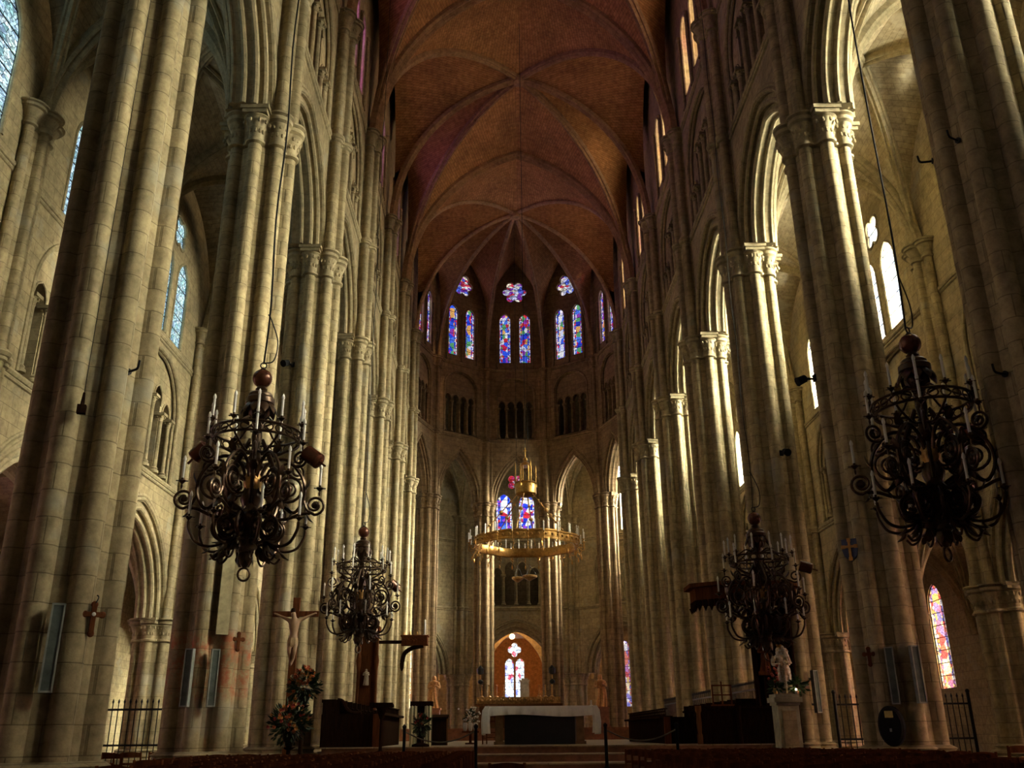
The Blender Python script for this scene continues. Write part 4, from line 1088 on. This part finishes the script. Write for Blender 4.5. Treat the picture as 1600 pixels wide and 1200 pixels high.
def foliage(mb, c, r, n, L, seed, sz=1.0):
    rnd = random.Random(seed)
    for i in range(n):
        d = V((rnd.gauss(0, 1), rnd.gauss(0, 1), rnd.gauss(0.2, .8) * sz)).normalized(); p = V(c) + d * r * rnd.uniform(.3, 1)
        s = d.cross(V((rnd.random(), rnd.random(), rnd.random()))).normalized(); l = L * rnd.uniform(.7, 1.3); w = l * .22
        k = len(mb.v); q = d.cross(s) * l * .12
        for x in (p, p + d * l * .5 + s * w + q, p + d * l, p + d * l * .5 - s * w + q, p + d * l * .5 - q * .4): mb.pt(x)
        mb.face((k, k + 1, k + 4)); mb.face((k + 1, k + 2, k + 4)); mb.face((k + 2, k + 3, k + 4)); mb.face((k + 3, k, k + 4))
    return mb
for x, n, r, lab in ((.25, 90, .15, 'green leafy bouquet at the right foot of the white madonna'), (-.22, 60, .1, 'green leafy bouquet at the left foot of the white madonna')):
    o = thing('leafy_bouquet', lab, 'bouquet', (5.13 + x, 20.88, 2.04)); foliage(MB(), (.03, 0, .16), r, n, .14, 11).build('foliage', LEAFM, o); b = MB(); b.lathe([(.05, 0), (.06, .06), (.04, .12)], 10); b.build('pot', GOLD_D, o)
    if x < 0:
        b = MB()
        for t in range(14): b.sphere((.0 + .1 * math.cos(t * 2.4), .07 * math.sin(t * 1.7), .2 + .03 * t), .035, 6, 4)
        b.build('red_blossoms', plain('red_flower', (.30, .06, .03), .7), o)
o = thing('votive_light', 'tiny burning votive light on the pedestal of the white madonna', 'candle', (5.33, 20.74, 2.04))
b = MB(); b.lathe([(.025, 0), (.03, .05), (.026, .07)], 10); b.build('cup', IVORY, o); b = MB(); b.sphere((0, 0, .085), .02, 8, 6, (1, 1, 1.4)); b.build('flame', plain('flame', (1, .7, .3), .5, emit=((1, .75, .4), 14)), o)

# hanging crucifix on a tall post
o = thing('crucifix', 'tall red-brown wooden crucifix with pale figure before the third left pillar', 'crucifix', (-5.64, 21.0, 0))
b = MB(); b.box((0, 0, 2.12), (.15, .07, 4.14)); b.build('post', WOOD_R, o, smooth=False)
b = MB(); b.box((0, -.01, 3.83), (1.02, .06, .12)); b.build('crossbar', WOOD_R, o, smooth=False)
b = MB(); b.box((0, 0, .1), (.7, .6, .2)); b.box((0, 0, .3), (.4, .4, .3), taper=.6); b.build('foot', WOOD_D, o, smooth=False)
def corpus():
    me = bpy.data.meshes.new('corpus'); ob = bpy.data.objects.new('corpus', me); COL.objects.link(ob)
    J = [((0, -.1, 3.28), .075), ((.01, -.11, 3.45), .085), ((0, -.12, 3.6), .10), ((0, -.12, 3.72), .06), ((-.02, -.15, 3.80), .06), ((-.03, -.17, 3.87), .055),
         ((-.13, -.11, 3.69), .045), ((-.28, -.08, 3.76), .03), ((-.43, -.06, 3.83), .022), ((-.48, -.055, 3.84), .02),
         ((.13, -.11, 3.69), .045), ((.28, -.08, 3.76), .03), ((.43, -.06, 3.83), .022), ((.48, -.055, 3.84), .02),
         ((-.06, -.12, 3.2), .062), ((-.05, -.2, 3.02), .048), ((-.03, -.11, 2.85), .036), ((-.01, -.12, 2.76), .026), ((0, -.17, 2.71), .02),
         ((.06, -.12, 3.2), .062), ((.06, -.19, 3.01), .048), ((.03, -.12, 2.85), .036), ((.01, -.14, 2.77), .026), ((.01, -.19, 2.72), .02)]
    E = [(0, 1), (1, 2), (2, 3), (3, 4), (4, 5), (2, 6), (6, 7), (7, 8), (8, 9), (2, 10), (10, 11), (11, 12), (12, 13), (0, 14), (14, 15), (15, 16), (16, 17), (17, 18), (0, 19), (19, 20), (20, 21), (21, 22), (22, 23)]
    bm = bmesh.new(); sk = bm.verts.layers.skin.verify(); vs_ = []
    for i, (p, r) in enumerate(J):
        v = bm.verts.new(p); v[sk].radius = (r, r); v[sk].use_root = (i == 0); vs_.append(v)
    for a, b_ in E: bm.edges.new((vs_[a], vs_[b_]))
    bm.to_mesh(me); bm.free(); ob.modifiers.new('skin', 'SKIN'); m = ob.modifiers.new('sub', 'SUBSURF'); m.levels = m.render_levels = 1
    dg = bpy.context.evaluated_depsgraph_get(); ev = bpy.data.meshes.new_from_object(ob.evaluated_get(dg)); bpy.data.objects.remove(ob)
    ev.materials.clear(); ev.materials.append(FLESH); ev.polygons.foreach_set('use_smooth', [True] * len(ev.polygons)); return ev
c_ = child('corpus', corpus(), o, label='pale carved figure with outstretched arms')
b = MB(); b.lathe([(.085, 3.3), (.10, 3.24), (.10, 3.14), (.085, 3.1)], 14, (0, -.125, 0), 1.15, .85, wob=lambda a, z: 1 + .06 * math.cos(7 * a)); b.build('loincloth', plain('loincloth', (.30, .20, .10), .8), c_)
b = MB(); b.lathe([(.045, 3.84), (.06, 3.88), (.05, 3.93), (.01, 3.95)], 10, (-.03, -.15, 0)); b.build('hair', WOOD_D, c_)
# gilded statues on the high altar sides
for x, lab, sd in ((-4.22, 'gilded standing statue on a pedestal left of the high altar', 1), (3.60, 'gilded standing statue on a pedestal right of the high altar', 2)):
    o = thing('gilded_statue', lab, 'statue', (x, 45, 2.4), 0, 'gilded statues beside the high altar'); robed(MB(), 1.45, -.04 if x < 0 else .04, seed=sd).build('figure', GILT, o)
    b = MB()
    if x < 0: b.tube([(.2, -.2, .5), (.22, -.2, 1.55)], .02, 6)
    else: b.box((-.1, -.25, .95), (.22, .08, .28))
    b.build('staff' if x < 0 else 'book', GILT, o)
    p = thing('statue_plinth', 'dark plinth under the gilded statue %s of the high altar' % ('left' if x < 0 else 'right'), 'plinth', (x, 45, 1.5)); b = MB(); b.box((0, 0, .45), (.6, .6, .9)); b.box((0, 0, .05), (.75, .75, .1)); b.box((0, 0, .86), (.72, .72, .08)); b.build('body', REDP, p, smooth=False)

# ------------------------------------------------------------------ altar and choir furniture
o = thing('altar', 'front altar table with black panel between pale brown stone ends', 'altar', (.05, 27, 1.0))
b = MB(); b.box((0, .35, .93), (3.1, 1.0, .1)); b.build('table_slab', STEPM, o, smooth=False)
b = MB(); b.box((-.04, -.02, .43), (1.95, .1, .86))
for i in range(-4, 5): b.box((-.04 + i * .22, -.075, .43), (.05, .03, .8))
b.build('front_panel', plain('black_panel', (.010, .009, .009), .6), o, smooth=False)
for s in (-1, 1):
    b = MB(); b.box((s * 1.12 - .04, .35, .44), (.22, .8, .88)); b.box((s * 1.12 - .04, .35, .04), (.3, .9, .08)); b.build('end_block', plain('altar_stone_%d' % s, (.22, .13, .06), .7), o, smooth=False)
o = thing('altar_cloth', 'long white cloth over the front altar with drooping ends', 'cloth', (.05, 27, 1.985))
b = MB(); N = 60
def cl(x, k):
    f = .02 * math.sin(x * 17) + .012 * math.sin(x * 31 + 1)
    return [V((x, .88, 0)), V((x, .35, .012)), V((x, -.16, .01)), V((x, -.19 + f * .3, -.04)), V((x, -.2 + f, -.24 - .03 * math.sin(x * 2.3))), V((x, -.195 + f * .9, -.245 - .03 * math.sin(x * 2.3)))]
b.grid([cl(-1.56 + 3.12 * i / N, i) for i in range(N + 1)])
b.build('top', CLOTH, o)
for s in (-1, 1):
    b = MB(); rows = []
    for i in range(13):
        t = i / 12; y = -.2 + 1.08 * t; f = .03 * math.sin(t * 19)
        rows.append([V((s * 1.555, y, .0)), V((s * (1.60 + f), y, -.1)), V((s * (1.62 + f * 1.4), y, -.4)), V((s * (1.60 + f * 1.6), y + .02, -.70 - .04 * math.sin(t * 9))), V((s * (1.59 + f * 1.6), y + .02, -.70 - .04 * math.sin(t * 9)))])
    b.grid(rows)
    b2 = [V((s * 1.56, -.2, 0)), V((s * 1.60, -.21, -.1)), V((s * 1.62, -.22, -.4)), V((s * 1.60, -.22, -.7))]
    b.grid([b2, [p - V((s * .13, .0, 0)) for p in b2], [p - V((s * .2, -.06, 0)) for p in b2]])
    b.build('side_drop', CLOTH, o)
o = thing('altar_candle', 'short white candle at the right end of the front altar', 'candle', (1.48, 27.2, 1.99)); b = MB(); b.lathe([(.05, 0), (.05, .02), (.025, .03), (.025, .16)], 10); b.build('wax', IVORY, o)
# high altar
AP = MB(); AP.box((-.2, 45.5, 1.2), (10.6, 5.6, .6)); AP.box((-.2, 43.4, 1.0), (8, 2.6, .5)); struct(AP.build('floor_apse', plain('red_steps', (.22, .085, .035), .6), smooth=False), 'red-brown steps below the high altar')
o = thing('high_altar', 'wide gilded high altar with a white tabernacle at the apse', 'altar', (-.24, 46, 1.5))
b = MB(); b.box((0, 0, .5), (3.7, 1.2, 1.0)); b.box((0, -.05, 1.03), (4.1, 1.4, .1)); b.build('body', WOOD_M, o, smooth=False)
b = MB(); b.box((0, .1, 1.24), (3.97, .8, .3)); 
for i in range(40): b.sphere((-1.92 + i * .0985, -.31, 1.24 + .05 * (i % 2)), .05, 6, 4, (1, .5, 1.4))
b.build('gilded_frieze', GOLD_D, o)
b = MB(); b.box((.3, .1, 1.75), (.42, .4, .72)); b.box((.3, .1, 2.14), (.5, .46, .06)); b.box((.3, .1, 2.2), (.3, .3, .1)); b.build('tabernacle', plain('tabernacle_white', (.60, .52, .40), .6), o, smooth=False)
def candlestick():
    b = MB(); b.lathe([(.09, 0), (.1, .03), (.04, .07), (.025, .2), (.045, .26), (.022, .32), (.022, .5), (.06, .55), (.02, .57)], 10); return b.mesh('altar_candlestick', GOLD)
CSM = candlestick()
for x in (-1.75, -1.4, -1.05, -.7, 1.0, 1.3, 1.6):
    c = child('altar_candlestick', CSM, None, (-.24 + x, 46.05, 2.89)); tag(c, 'small gilded candlestick in the row on top of the high altar', 'candlestick', 'candlesticks on the high altar')
# vase of white blossoms on the red steps
o = thing('white_flower_vase', 'cluster of white blossoms in pots left of the front altar', 'flowers', (-1.97, 29, 1.0))
b = MB()
for x, y in ((-.16, 0), (0, -.05), (.15, .03)): b.lathe([(.035, .36), (.06, .42), (.07, .56), (.05, .6)], 10, (x, y, 0))
b.build('pots', CLOTH, o); b = MB(); b.box((0, 0, .34), (.5, .3, .05)); b.box((0, 0, .16), (.08, .08, .32)); b.box((0, 0, .02), (.3, .3, .04)); b.build('stand', WOOD_R, o)
foliage(MB(), (0, 0, .75), .16, 60, .12, 4, 1.3).build('foliage', LEAFD, o)
BL = MB(); BL.sphere((0, 0, 0), .028, 6, 4); BL = BL.mesh('blossom', CLOTH); rnd = random.Random(5)
for i in range(46):
    d = V((rnd.gauss(0, .1), rnd.gauss(0, .08), rnd.uniform(.62, 1.05))); child('blossom', BL, o, d)
# tall flower arrangements on the left
PETAL = [plain('coral_petal', (.52, .13, .05), .6), plain('orange_petal', (.55, .24, .06), .6), plain('cream_petal', (.50, .40, .24), .6), plain('deep_red_petal', (.42, .06, .05), .6)]
def blossom_mesh(mat):
    b = MB()
    for i in range(6):
        s = MB(); leaf(s, (0, 0, 0), (.8, 0, .6), .07, .03, .3); b.join(s, Matrix.Rotation(i * PI / 3, 4, 'Z'))
    b.sphere((0, 0, .01), .016, 6, 4); return b.mesh('blossom', mat)
PB = [blossom_mesh(m) for m in PETAL]
def arrangement(name, label, loc, zf, rf, nf, n, seed, cols, stand, zs=1.0):
    o = thing(name, label, 'flowers', loc); rnd = random.Random(seed)
    foliage(MB(), (0, 0, zf), rf * 1.15, int(nf * 1.8), .125, seed, zs).build('foliage', LEAFD, o)
    b = MB(); b.lathe([(.06, zf - rf - .1), (.13, zf - rf * .8), (.15, zf - rf * .3), (.11, zf - .05)], 14); b.build('vase', IRON, o)
    if stand: b = MB(); b.lathe([(.22, 0), (.22, .05), (.05, .1), (.04, zf - rf - .15), (.14, zf - rf - .1)], 12); b.build('stand', WOOD_D, o)
    for i in range(int(n * 1.9)):
        d = V((rnd.gauss(0, .5), -abs(rnd.gauss(.3, .5)), rnd.gauss(.55, .5) * zs)).normalized() * rf * rnd.uniform(.8, 1.45)
        child('blossom', PB[rnd.choice(cols)], o, V((0, 0, zf)) + d, (rnd.uniform(.5, 1.6), 0, rnd.uniform(-1, 1)), (.72,) * 3)
    return o
arrangement('flower_arrangement', 'upper coral and cream flower bouquet on a tall stand by the crucifix', (-5.12, 19.95, 0), 2.24, .27, 200, 30, 3, (0, 1, 1, 2, 0), True, 1.1)
arrangement('flower_arrangement', 'lower dark bouquet with coral flowers on the floor by the crucifix', (-5.12, 18.85, 0), 1.50, .32, 240, 18, 8, (0, 1, 3), True, .8)
arrangement('flower_arrangement', 'slim green and red flower bunch in front of the pale ambo', (-3.06, 24.40, 1.0), .52, .18, 110, 12, 12, (3, 3, 2), True, 1.8)
# ambo
o = thing('ambo', 'pale draped ambo with a dark top, left of the altar', 'lectern', (-3.10, 25.0, 1.0))
b = MB(); b.box((0, 0, 1.02), (.58, .4, .12)); b.box((0, .05, .5), (.3, .3, .95)); b.build('desk', WOOD_D, o, smooth=False)
for s in (-1, 1):
    b = MB(); rows = []
    for i in range(9):
        x = s * (.09 + .19 * i / 8); f = .02 * math.sin(i * 1.9); rows.append([V((x, -.2 + f, z)) for z in (0, .3, .6, .97)])
    b.grid(rows); b.grid([[p + V((0, .03, 0)) for p in r] for r in rows]); b.build('drape', CLOTH_P, o)
o = thing('lectern', 'dark lectern tray on a stem rising above the left stalls', 'lectern', (-4.0, 23.95, .83))
b = MB(); b.lathe([(.2, 0), (.2, .04), (.04, .1), (.035, .8), (.14, 1.08)], 12); b.build('stem', WOOD_D, o); b = MB(); b.box((0, 0, 1.14), (.56, .4, .06), 0, -.12); b.box((0, -.2, 1.14), (.56, .03, .1)); b.build('tray', WOOD_D, o)
o = thing('prayer_desk', 'low dark wooden desk beside the pale ambo', 'desk', (-2.77, 27, 1.0))
b = MB(); b.box((0, 0, .36), (.42, .4, .72)); b.box((0, -.03, .74), (.5, .48, .05), 0, .15); b.build('body', WOOD_D, o, smooth=False); b = MB(); b.box((.22, -.16, .36), (.05, .07, .74)); b.build('corner_post', WOOD_M, o, smooth=False)
# choir stalls: high back row and low front row on each side
def stalls(sg, label, x0, x1, y0, y1, hb, hf, n):
    o = thing('choir_stalls', label, 'stalls', (sg * x0, y0, 1.0)); L = y1 - y0
    b = MB(); b.box((0, L / 2, hb / 2), (.1, L, hb)); b.box((-sg * .1, L / 2, hb - .02), (.34, L + .1, .08)); b.build('high_back', WOOD_D, o, smooth=False)
    b = MB(); b.box((-sg * .3, L / 2, .4), (.55, L, .1)); b.box((-sg * .3, L / 2, .18), (.5, L, .36)); b.build('seat_bank', WOOD_D, o, smooth=False)
    for i in range(n + 1):
        b = MB(); y = L * i / n; b.box((-sg * .3, y, .55), (.55, .06, 1.1)); b.tube(cr([(-sg * .1, y, hb - .05), (-sg * .3, y, hb - .25), (-sg * .5, y, .95), (-sg * .62, y, .9)], 5), .035, 6); b.build('armrest', WOOD_D, o)
    xf = -sg * (x0 - x1)
    b = MB(); b.box((xf, L / 2, hf / 2), (.08, L, hf)); b.box((xf, L / 2, hf), (.35, L + .06, .06)); b.build('front_desk', WOOD_D, o, smooth=False)
    for i in range(n * 3):
        b = MB(); y = L * (i + .5) / (n * 3); b.lathe([(.02, hf + .02), (.03, hf + .06), (.018, hf + .1), (.028, hf + .14), (.015, hf + .2)], 6, (xf, y, 0)); b.build('spindle', WOOD_D, o)
    b = MB(); b.box((xf, L / 2, hf + .21), (.09, L, .03)); b.build('spindle_rail', WOOD_D, o, smooth=False)
    b = MB(); b.box((xf / 2, -.04, hf / 2), (abs(xf) + .1, .1, hf)); b.box((xf * .14, -.04, hf / 2 + hb / 2), (abs(xf) * .3, .1, hb - hf + .02)); b.tube(cr([(xf * .24, -.04, hb), (xf * .34, -.04, hb - .04), (xf * .42, -.04, hf + .12), (xf * .55, -.04, hf + .02), (xf * .7, -.04, hf + .03)], 6), .055, 8); b.build('end_panel', WOOD_D, o)
    b = MB(); b.box((xf, -.1, hf / 2), (.16, .1, hf)); b.build('end_post', WOOD_R, o, smooth=False)
    return o
stalls(-1, 'long dark oak choir stalls on the left of the altar', 5.55, 4.2, 24.7, 29.7, 1.12, .78, 6)
stalls(1, 'long dark oak choir stalls on the right of the altar', 5.75, 3.3, 25.6, 33, .98, .66, 8)
# desks in front of the right stalls
o = thing('choir_desk', 'dark panelled desk with carved corner posts on the right', 'desk', (4.6, 24.62, 1.0))
b = MB(); b.box((.35, 0, .42), (2.0, .5, .84)); b.box((.35, 0, .86), (2.1, .6, .06)); b.build('body', WOOD_D, o, smooth=False)
for x in (-.7, .3, 1.4):
    b = MB(); b.lathe([(.07, 0), (.07, .2), (.05, .26), (.065, .5), (.05, .72), (.08, .78), (.08, .9)], 10, (x, -.3, 0)); b.build('corner_post', WOOD_M if x < 0 else WOOD_D, o)
o = thing('music_stand', 'open wooden frame stand with crossbars on the right desk', 'stand', (4.60, 24.62, 1.895))
b = MB()
for x in (-.24, .24): b.box((x, 0, .26), (.035, .035, .52))
for z in (.27, .5): b.box((0, 0, z), (.52, .035, .035))
b.box((0, 0, .3), (.035, .03, .6)); b.box((0, 0, .02), (.56, .2, .04)); b.build('frame', WOOD_R, o, smooth=False)
# canopied throne with fringe
o = thing('canopied_throne', 'tall dark carved throne back with a fringed canopy by the third right pillar', 'throne', (6.12, 25.05, 0))
b = MB(); b.box((0, 0, 2.7), (.95, .14, 3.4)); 
for x in (-.5, .5): b.lathe([(.07, 1.0), (.08, 1.2), (.06, 1.3), (.07, 3.2), (.09, 4.4)], 8, (x, -.08, 0))
for i in range(4): b.box((-.3 + i * .2, -.1, 2.9), (.04, .08, 2.4))
b.build('back_panel', WOOD_D, o)
bb = MB(); F1 = lambda s, n, z: V((s, z, n))
bb.ext(F1, [(-2.1, -.95), (-1.55, -1.3), (.2, -1.3), (.55, -.9), (.55, .1), (-1.6, .1), (-2.1, -.2)], [], 4.46, 4.8); bb.ext(F1, [(-2.25, -1.0), (-1.6, -1.42), (.25, -1.42), (.65, -.95), (.65, .15), (-1.65, .15), (-2.25, -.15)], [], 4.8, 4.9)
bb.build('canopy', WOOD_R, o, smooth=False)
b = MB(); pts = [(-2.1, -.2), (-2.1, -.95), (-1.55, -1.3), (.2, -1.3), (.55, -.9), (.55, .1)]
for (x1, y1), (x2, y2) in zip(pts, pts[1:]):
    n = max(2, int(math.hypot(x2 - x1, y2 - y1) / .16)); 
    for i in range(n):
        t = (i + .5) / n; x, y = x1 + (x2 - x1) * t, y1 + (y2 - y1) * t; a = math.atan2(y2 - y1, x2 - x1)
        b.box((x, y, 4.40), (.13, .03, .16), a); b.lathe([(.001, 4.18), (.035, 4.26), (.065, 4.34)], 6, (x, y, 0), 1, 1)
b.build('fringe', WOOD_D, o)
b = MB(); s = MB(); robed(s, .75, .03, seed=9); b.join(s, Matrix.Translation((-.28, -.22, 2.75))); b.box((-.28, -.18, 2.7), (.3, .25, .1)); b.build('carved_figure', WOOD_R, o)
# bishop throne, left
o = thing('carved_throne', 'tall red-brown carved wooden throne back behind the left stalls', 'throne', (-5.33, 30.7, 1.0))
b = MB(); b.box((0, 0, 1.75), (.5, .2, 3.5)); b.box((0, -.05, 3.5), (.7, .4, .14)); b.box((0, -.05, 3.65), (.5, .3, .2)); b.build('back', WOOD_R, o, smooth=False)
for x in (-.28, .28):
    b = MB(); b.lathe([(.08, 0), (.06, .5), (.05, 2.2), (.09, 2.5), (.06, 2.7), (.06, 3.4)], 10, (x, -.16, 0)); b.build('post', WOOD_R, o)
b = MB(); s = MB(); robed(s, .5, .02, seed=21); b.join(s, Matrix.Translation((-.02, -.2, 1.75))); b.build('white_statuette', plain('statuette', (.36, .28, .18), .6), o)
b = MB(); b.box((0, -.2, .5), (.8, .6, 1.0)); b.build('seat', WOOD_D, o, smooth=False)
# bracket lantern with a candle
o = thing('candle_bracket', 'dark carved wooden bracket gallery with a white candle, left side', 'bracket', (-4.62, 39.1, 4.6))
b = MB(); b.box((0, 0, .3), (1.05, .5, .3)); b.box((0, 0, .48), (1.15, .58, .05)); b.box((0, 0, .13), (1.1, .54, .04))
for i in range(7): b.tube(spiral(-.45 + i * .15, .3, .08, .03, 0, 1, 12), .014, 4); 
b.v = [(x, y - (.27 if abs(y) < .02 else 0), z) for x, y, z in b.v]
b.build('gallery_box', WOOD_R, o, smooth=False)
b = MB(); b.tube(cr([(-.5, 0, -.55), (-.4, 0, -.2), (-.1, 0, .0), (.35, 0, .1)], 6), [.09] * 19, 8); b.box((-1.05, 0, .25), (1.2, .16, .12)); b.lathe([(.02, -.9), (.07, -.8), (.09, -.6), (.05, -.5)], 8, (-.5, 0, 0)); b.build('curved_brace', WOOD_D, o)
b = MB(); b.lathe([(.07, .5), (.07, .54), (.03, .56), (.04, .62), (.04, 1.12), (.01, 1.16)], 10, (.4, 0, 0)); b.build('white_candle', IVORY, o)
for x in (-.45, -.2, .1):
    b = MB(); b.lathe([(.03, .5), (.05, .56), (.02, .66)], 8, (x, -.1, 0)); b.build('knop', GOLD_D, o)
# rope barrier posts
for x, lab, rp in ((-1.62, 'black rope barrier post on the steps, left', -1), (1.29, 'black rope barrier post on the steps, right', 1)):
    o = thing('barrier_post', lab, 'barrier', (x, 21.9, .5), 0, 'black rope barriers before the altar')
    b = MB(); b.lathe([(.16, 0), (.16, .03), (.06, .07), (.04, .1), (.035, .9), (.045, .92), (.05, .96), (.01, 1.0)], 14); b.build('post', BLK, o)
    b = MB(); x2 = 1.6 * rp; b.tube(cr([(0, 0, .85), (x2 * .25, 0, .68), (x2 * .5, 0, .62), (x2 * .75, 0, .68), (x2, 0, .85)], 6), .018, 6); b.build('rope', plain('rope_grey_%d' % rp, (.10, .085, .06), .8), o)
    b = MB(); b.lathe([(.16, 0), (.16, .03), (.05, .08), (.035, .12), (.035, .9), (.05, .96), (.01, 1.0)], 12, (x2, 0, 0)); b.build('end_post', BLK, o)
# iron grilles
def grille(label, x0, x1, y, z0, z1, n, spikes=True, rz=0.0, post=True, L=None):
    o = thing('iron_grille', label, 'grille', (x0, y, z0), rz); W = L or (x1 - x0); H = z1 - z0
    b = MB()
    for z in (.08, H * .48, H - .28): b.box((W / 2, 0, z), (W, .035, .05))
    b.build('rails', IRON, o, smooth=False)
    b = MB()
    for i in range(n + 1):
        x = W * i / n; b.tube([(x, 0, 0), (x, 0, H - .1)], .014, 5)
        if spikes: b.lathe([(.012, H - .14), (.03, H - .08), (.001, H)], 5, (x, 0, 0))
    b.build('bars', IRON, o)
    if post:
        for x in (0, W):
            b = MB(); b.tube([(x, 0, 0), (x, 0, H)], .045, 8); b.sphere((x, 0, H + .04), .06, 8, 6); b.build('post', IRON, o)
    return o
grille('tall black iron grille across the left aisle', -11.9, -7.95, 26, 0, 2.25, 26)
grille('tall black iron grille across the right aisle', 7.95, 11.6, 26, 0, 2.22, 24)
for k, lab in ((1, 'spiked iron screen between the third and fourth right pillars'), (2, 'spiked iron screen between the fourth and fifth right pillars'), (3, 'spiked iron screen between the fifth and sixth right pillars')):
    grille(lab, 6.6, 0, yk(k) + .95, 0, 2.75, 28, True, PI / 2, False, BAY - 1.9)
# ------------------------------------------------------------------ rush chairs
def chair_meshes():
    b = MB()
    for x in (-.2, .2):
        b.tube([(x, -.19, 0), (x, -.19, .46)], .019, 6); b.tube(cr([(x, .19, 0), (x, .19, .45), (x * .98, .23, .72), (x * .96, .27, .99)], 4), .02, 6)
        for z in (.16, .3): b.tube([(x, -.19, z), (x, .19, z)], .012, 5)
    for z in (.18, .32): b.tube([(-.2, -.19, z), (.2, -.19, z)], .012, 5)
    f = b.mesh('frame', WOOD_R)
    s = MB(); s.box((0, 0, .455), (.43, .42, .035)); s = s.mesh('seat', STRAW)
    r = MB()
    for z, h in ((.93, .085), (.76, .05), (.62, .045)):
        y = .19 + (z - .45) * .148; rows = []
        for i in range(7):
            x = -.19 + .38 * i / 6; bow = .025 * (1 - (x / .19) ** 2); top = h / 2 * (1 + .5 * (1 - (x / .19) ** 2)) if z > .9 else h / 2
            rows.append([V((x, y + bow - .01, z - h / 2)), V((x, y + bow + .01, z - h / 2)), V((x, y + bow + .012, z + top)), V((x, y + bow - .008, z + top))])
        ids = r.grid(rows, closed_u=True); r.face(list(reversed(ids[0]))); r.face(ids[-1])
    return f, s, r.mesh('back_rails', WOOD_R)
CHM = chair_meshes()
rc = random.Random(3)
def chair(x, y, rz, label, group):
    o = thing('rush_chair', label, 'chair', (x, y, 0), rz, group)
    for n, me in zip(('frame', 'seat', 'back_rails'), CHM): child(n, me, o)
    return o
def blk(xs, ys, label, group, skip=None):
    for y in ys:
        for x in xs:
            if skip and skip(x, y): continue
            chair(x + rc.uniform(-.02, .02), y + rc.uniform(-.03, .03), PI + rc.uniform(-.04, .04), label, group)
def near_pillar(x, y): return (x < -4.3 and x > -6 and y > 17.9) or (x > 4.5 and x < 6 and y > 20) or any(math.hypot(abs(x) - PX, y - yk(k)) < 1.75 for k in range(-1, 3))
blk([-6.0 + .53 * i for i in range(9)], [9.9 + .85 * i for i in range(12)], 'dark red-brown wooden chair in the rows left of the centre aisle', 'chair rows left of the centre aisle', near_pillar)
blk([1.55 + .53 * i for i in range(9)], [9.9 + .85 * i for i in range(12)], 'dark red-brown wooden chair in the rows right of the centre aisle', 'chair rows right of the centre aisle', near_pillar)
blk([-11.0 + .55 * i for i in range(6)], [15.5 + 1.1 * i for i in range(6)], 'dark red-brown wooden chair in the left aisle before the iron grille', 'chairs in the left aisle', near_pillar)
blk([8.3 + .55 * i for i in range(6)], [13.5 + 1.1 * i for i in range(6)], 'dark red-brown wooden chair in the right aisle before the iron grille', 'chairs in the right aisle', near_pillar)
chair(-.98, 11.2, PI, 'single round-topped wooden chair in the centre aisle, nearest the camera', None)
chair(-1.35, 28.6, PI - .3, 'red wooden chair standing behind the left end of the front altar', None).location.z = 1.0
for x in (-6.15, -5.55): chair(x, 8.3, PI, 'wooden chair directly in front of the nearest left pillar', 'chairs before the nearest left pillar')
# ------------------------------------------------------------------ the sun, low on the right
sd_ = bpy.data.lights.new('sun', 'SUN'); sd_.energy = 1.2; sd_.angle = R_(2.5); sd_.color = (1.0, .90, .68)
so = bpy.data.objects.new('sun', sd_); COL.objects.link(so); so.location = (60, -20, 50)
sv = V((1, -.56, .46)); so.rotation_euler = (-sv).to_track_quat('-Z', 'Y').to_euler()
# ------------------------------------------------------------------ world, camera
w = bpy.data.worlds.new('World'); scene.world = w; w.use_nodes = True
w.node_tree.nodes['Background'].inputs[0].default_value = (.55, .65, .8, 1)
w.node_tree.nodes['Background'].inputs[1].default_value = .02
cd = bpy.data.cameras.new('Camera'); cam = bpy.data.objects.new('Camera', cd); COL.objects.link(cam)
cd.sensor_fit = 'HORIZONTAL'; cd.sensor_width = 36; cd.lens = 1426.24 / 1600 * 36; cd.clip_end = 400; cd.clip_start = .05
cam.location = (-1.035, 0, 1.3)
th, yw, rl = R_(20.921), R_(.775), R_(-.524)
cam.matrix_world = Matrix.Translation(cam.location) @ Matrix.Rotation(-yw, 4, 'Z') @ Matrix.Rotation(PI / 2 + th, 4, 'X') @ Matrix.Rotation(rl, 4, 'Z')
scene.camera = cam
vs = scene.view_settings
vs.view_transform = 'Standard'; vs.look = 'None'; vs.gamma = 1; vs.use_curve_mapping = False; vs.exposure = 0.08
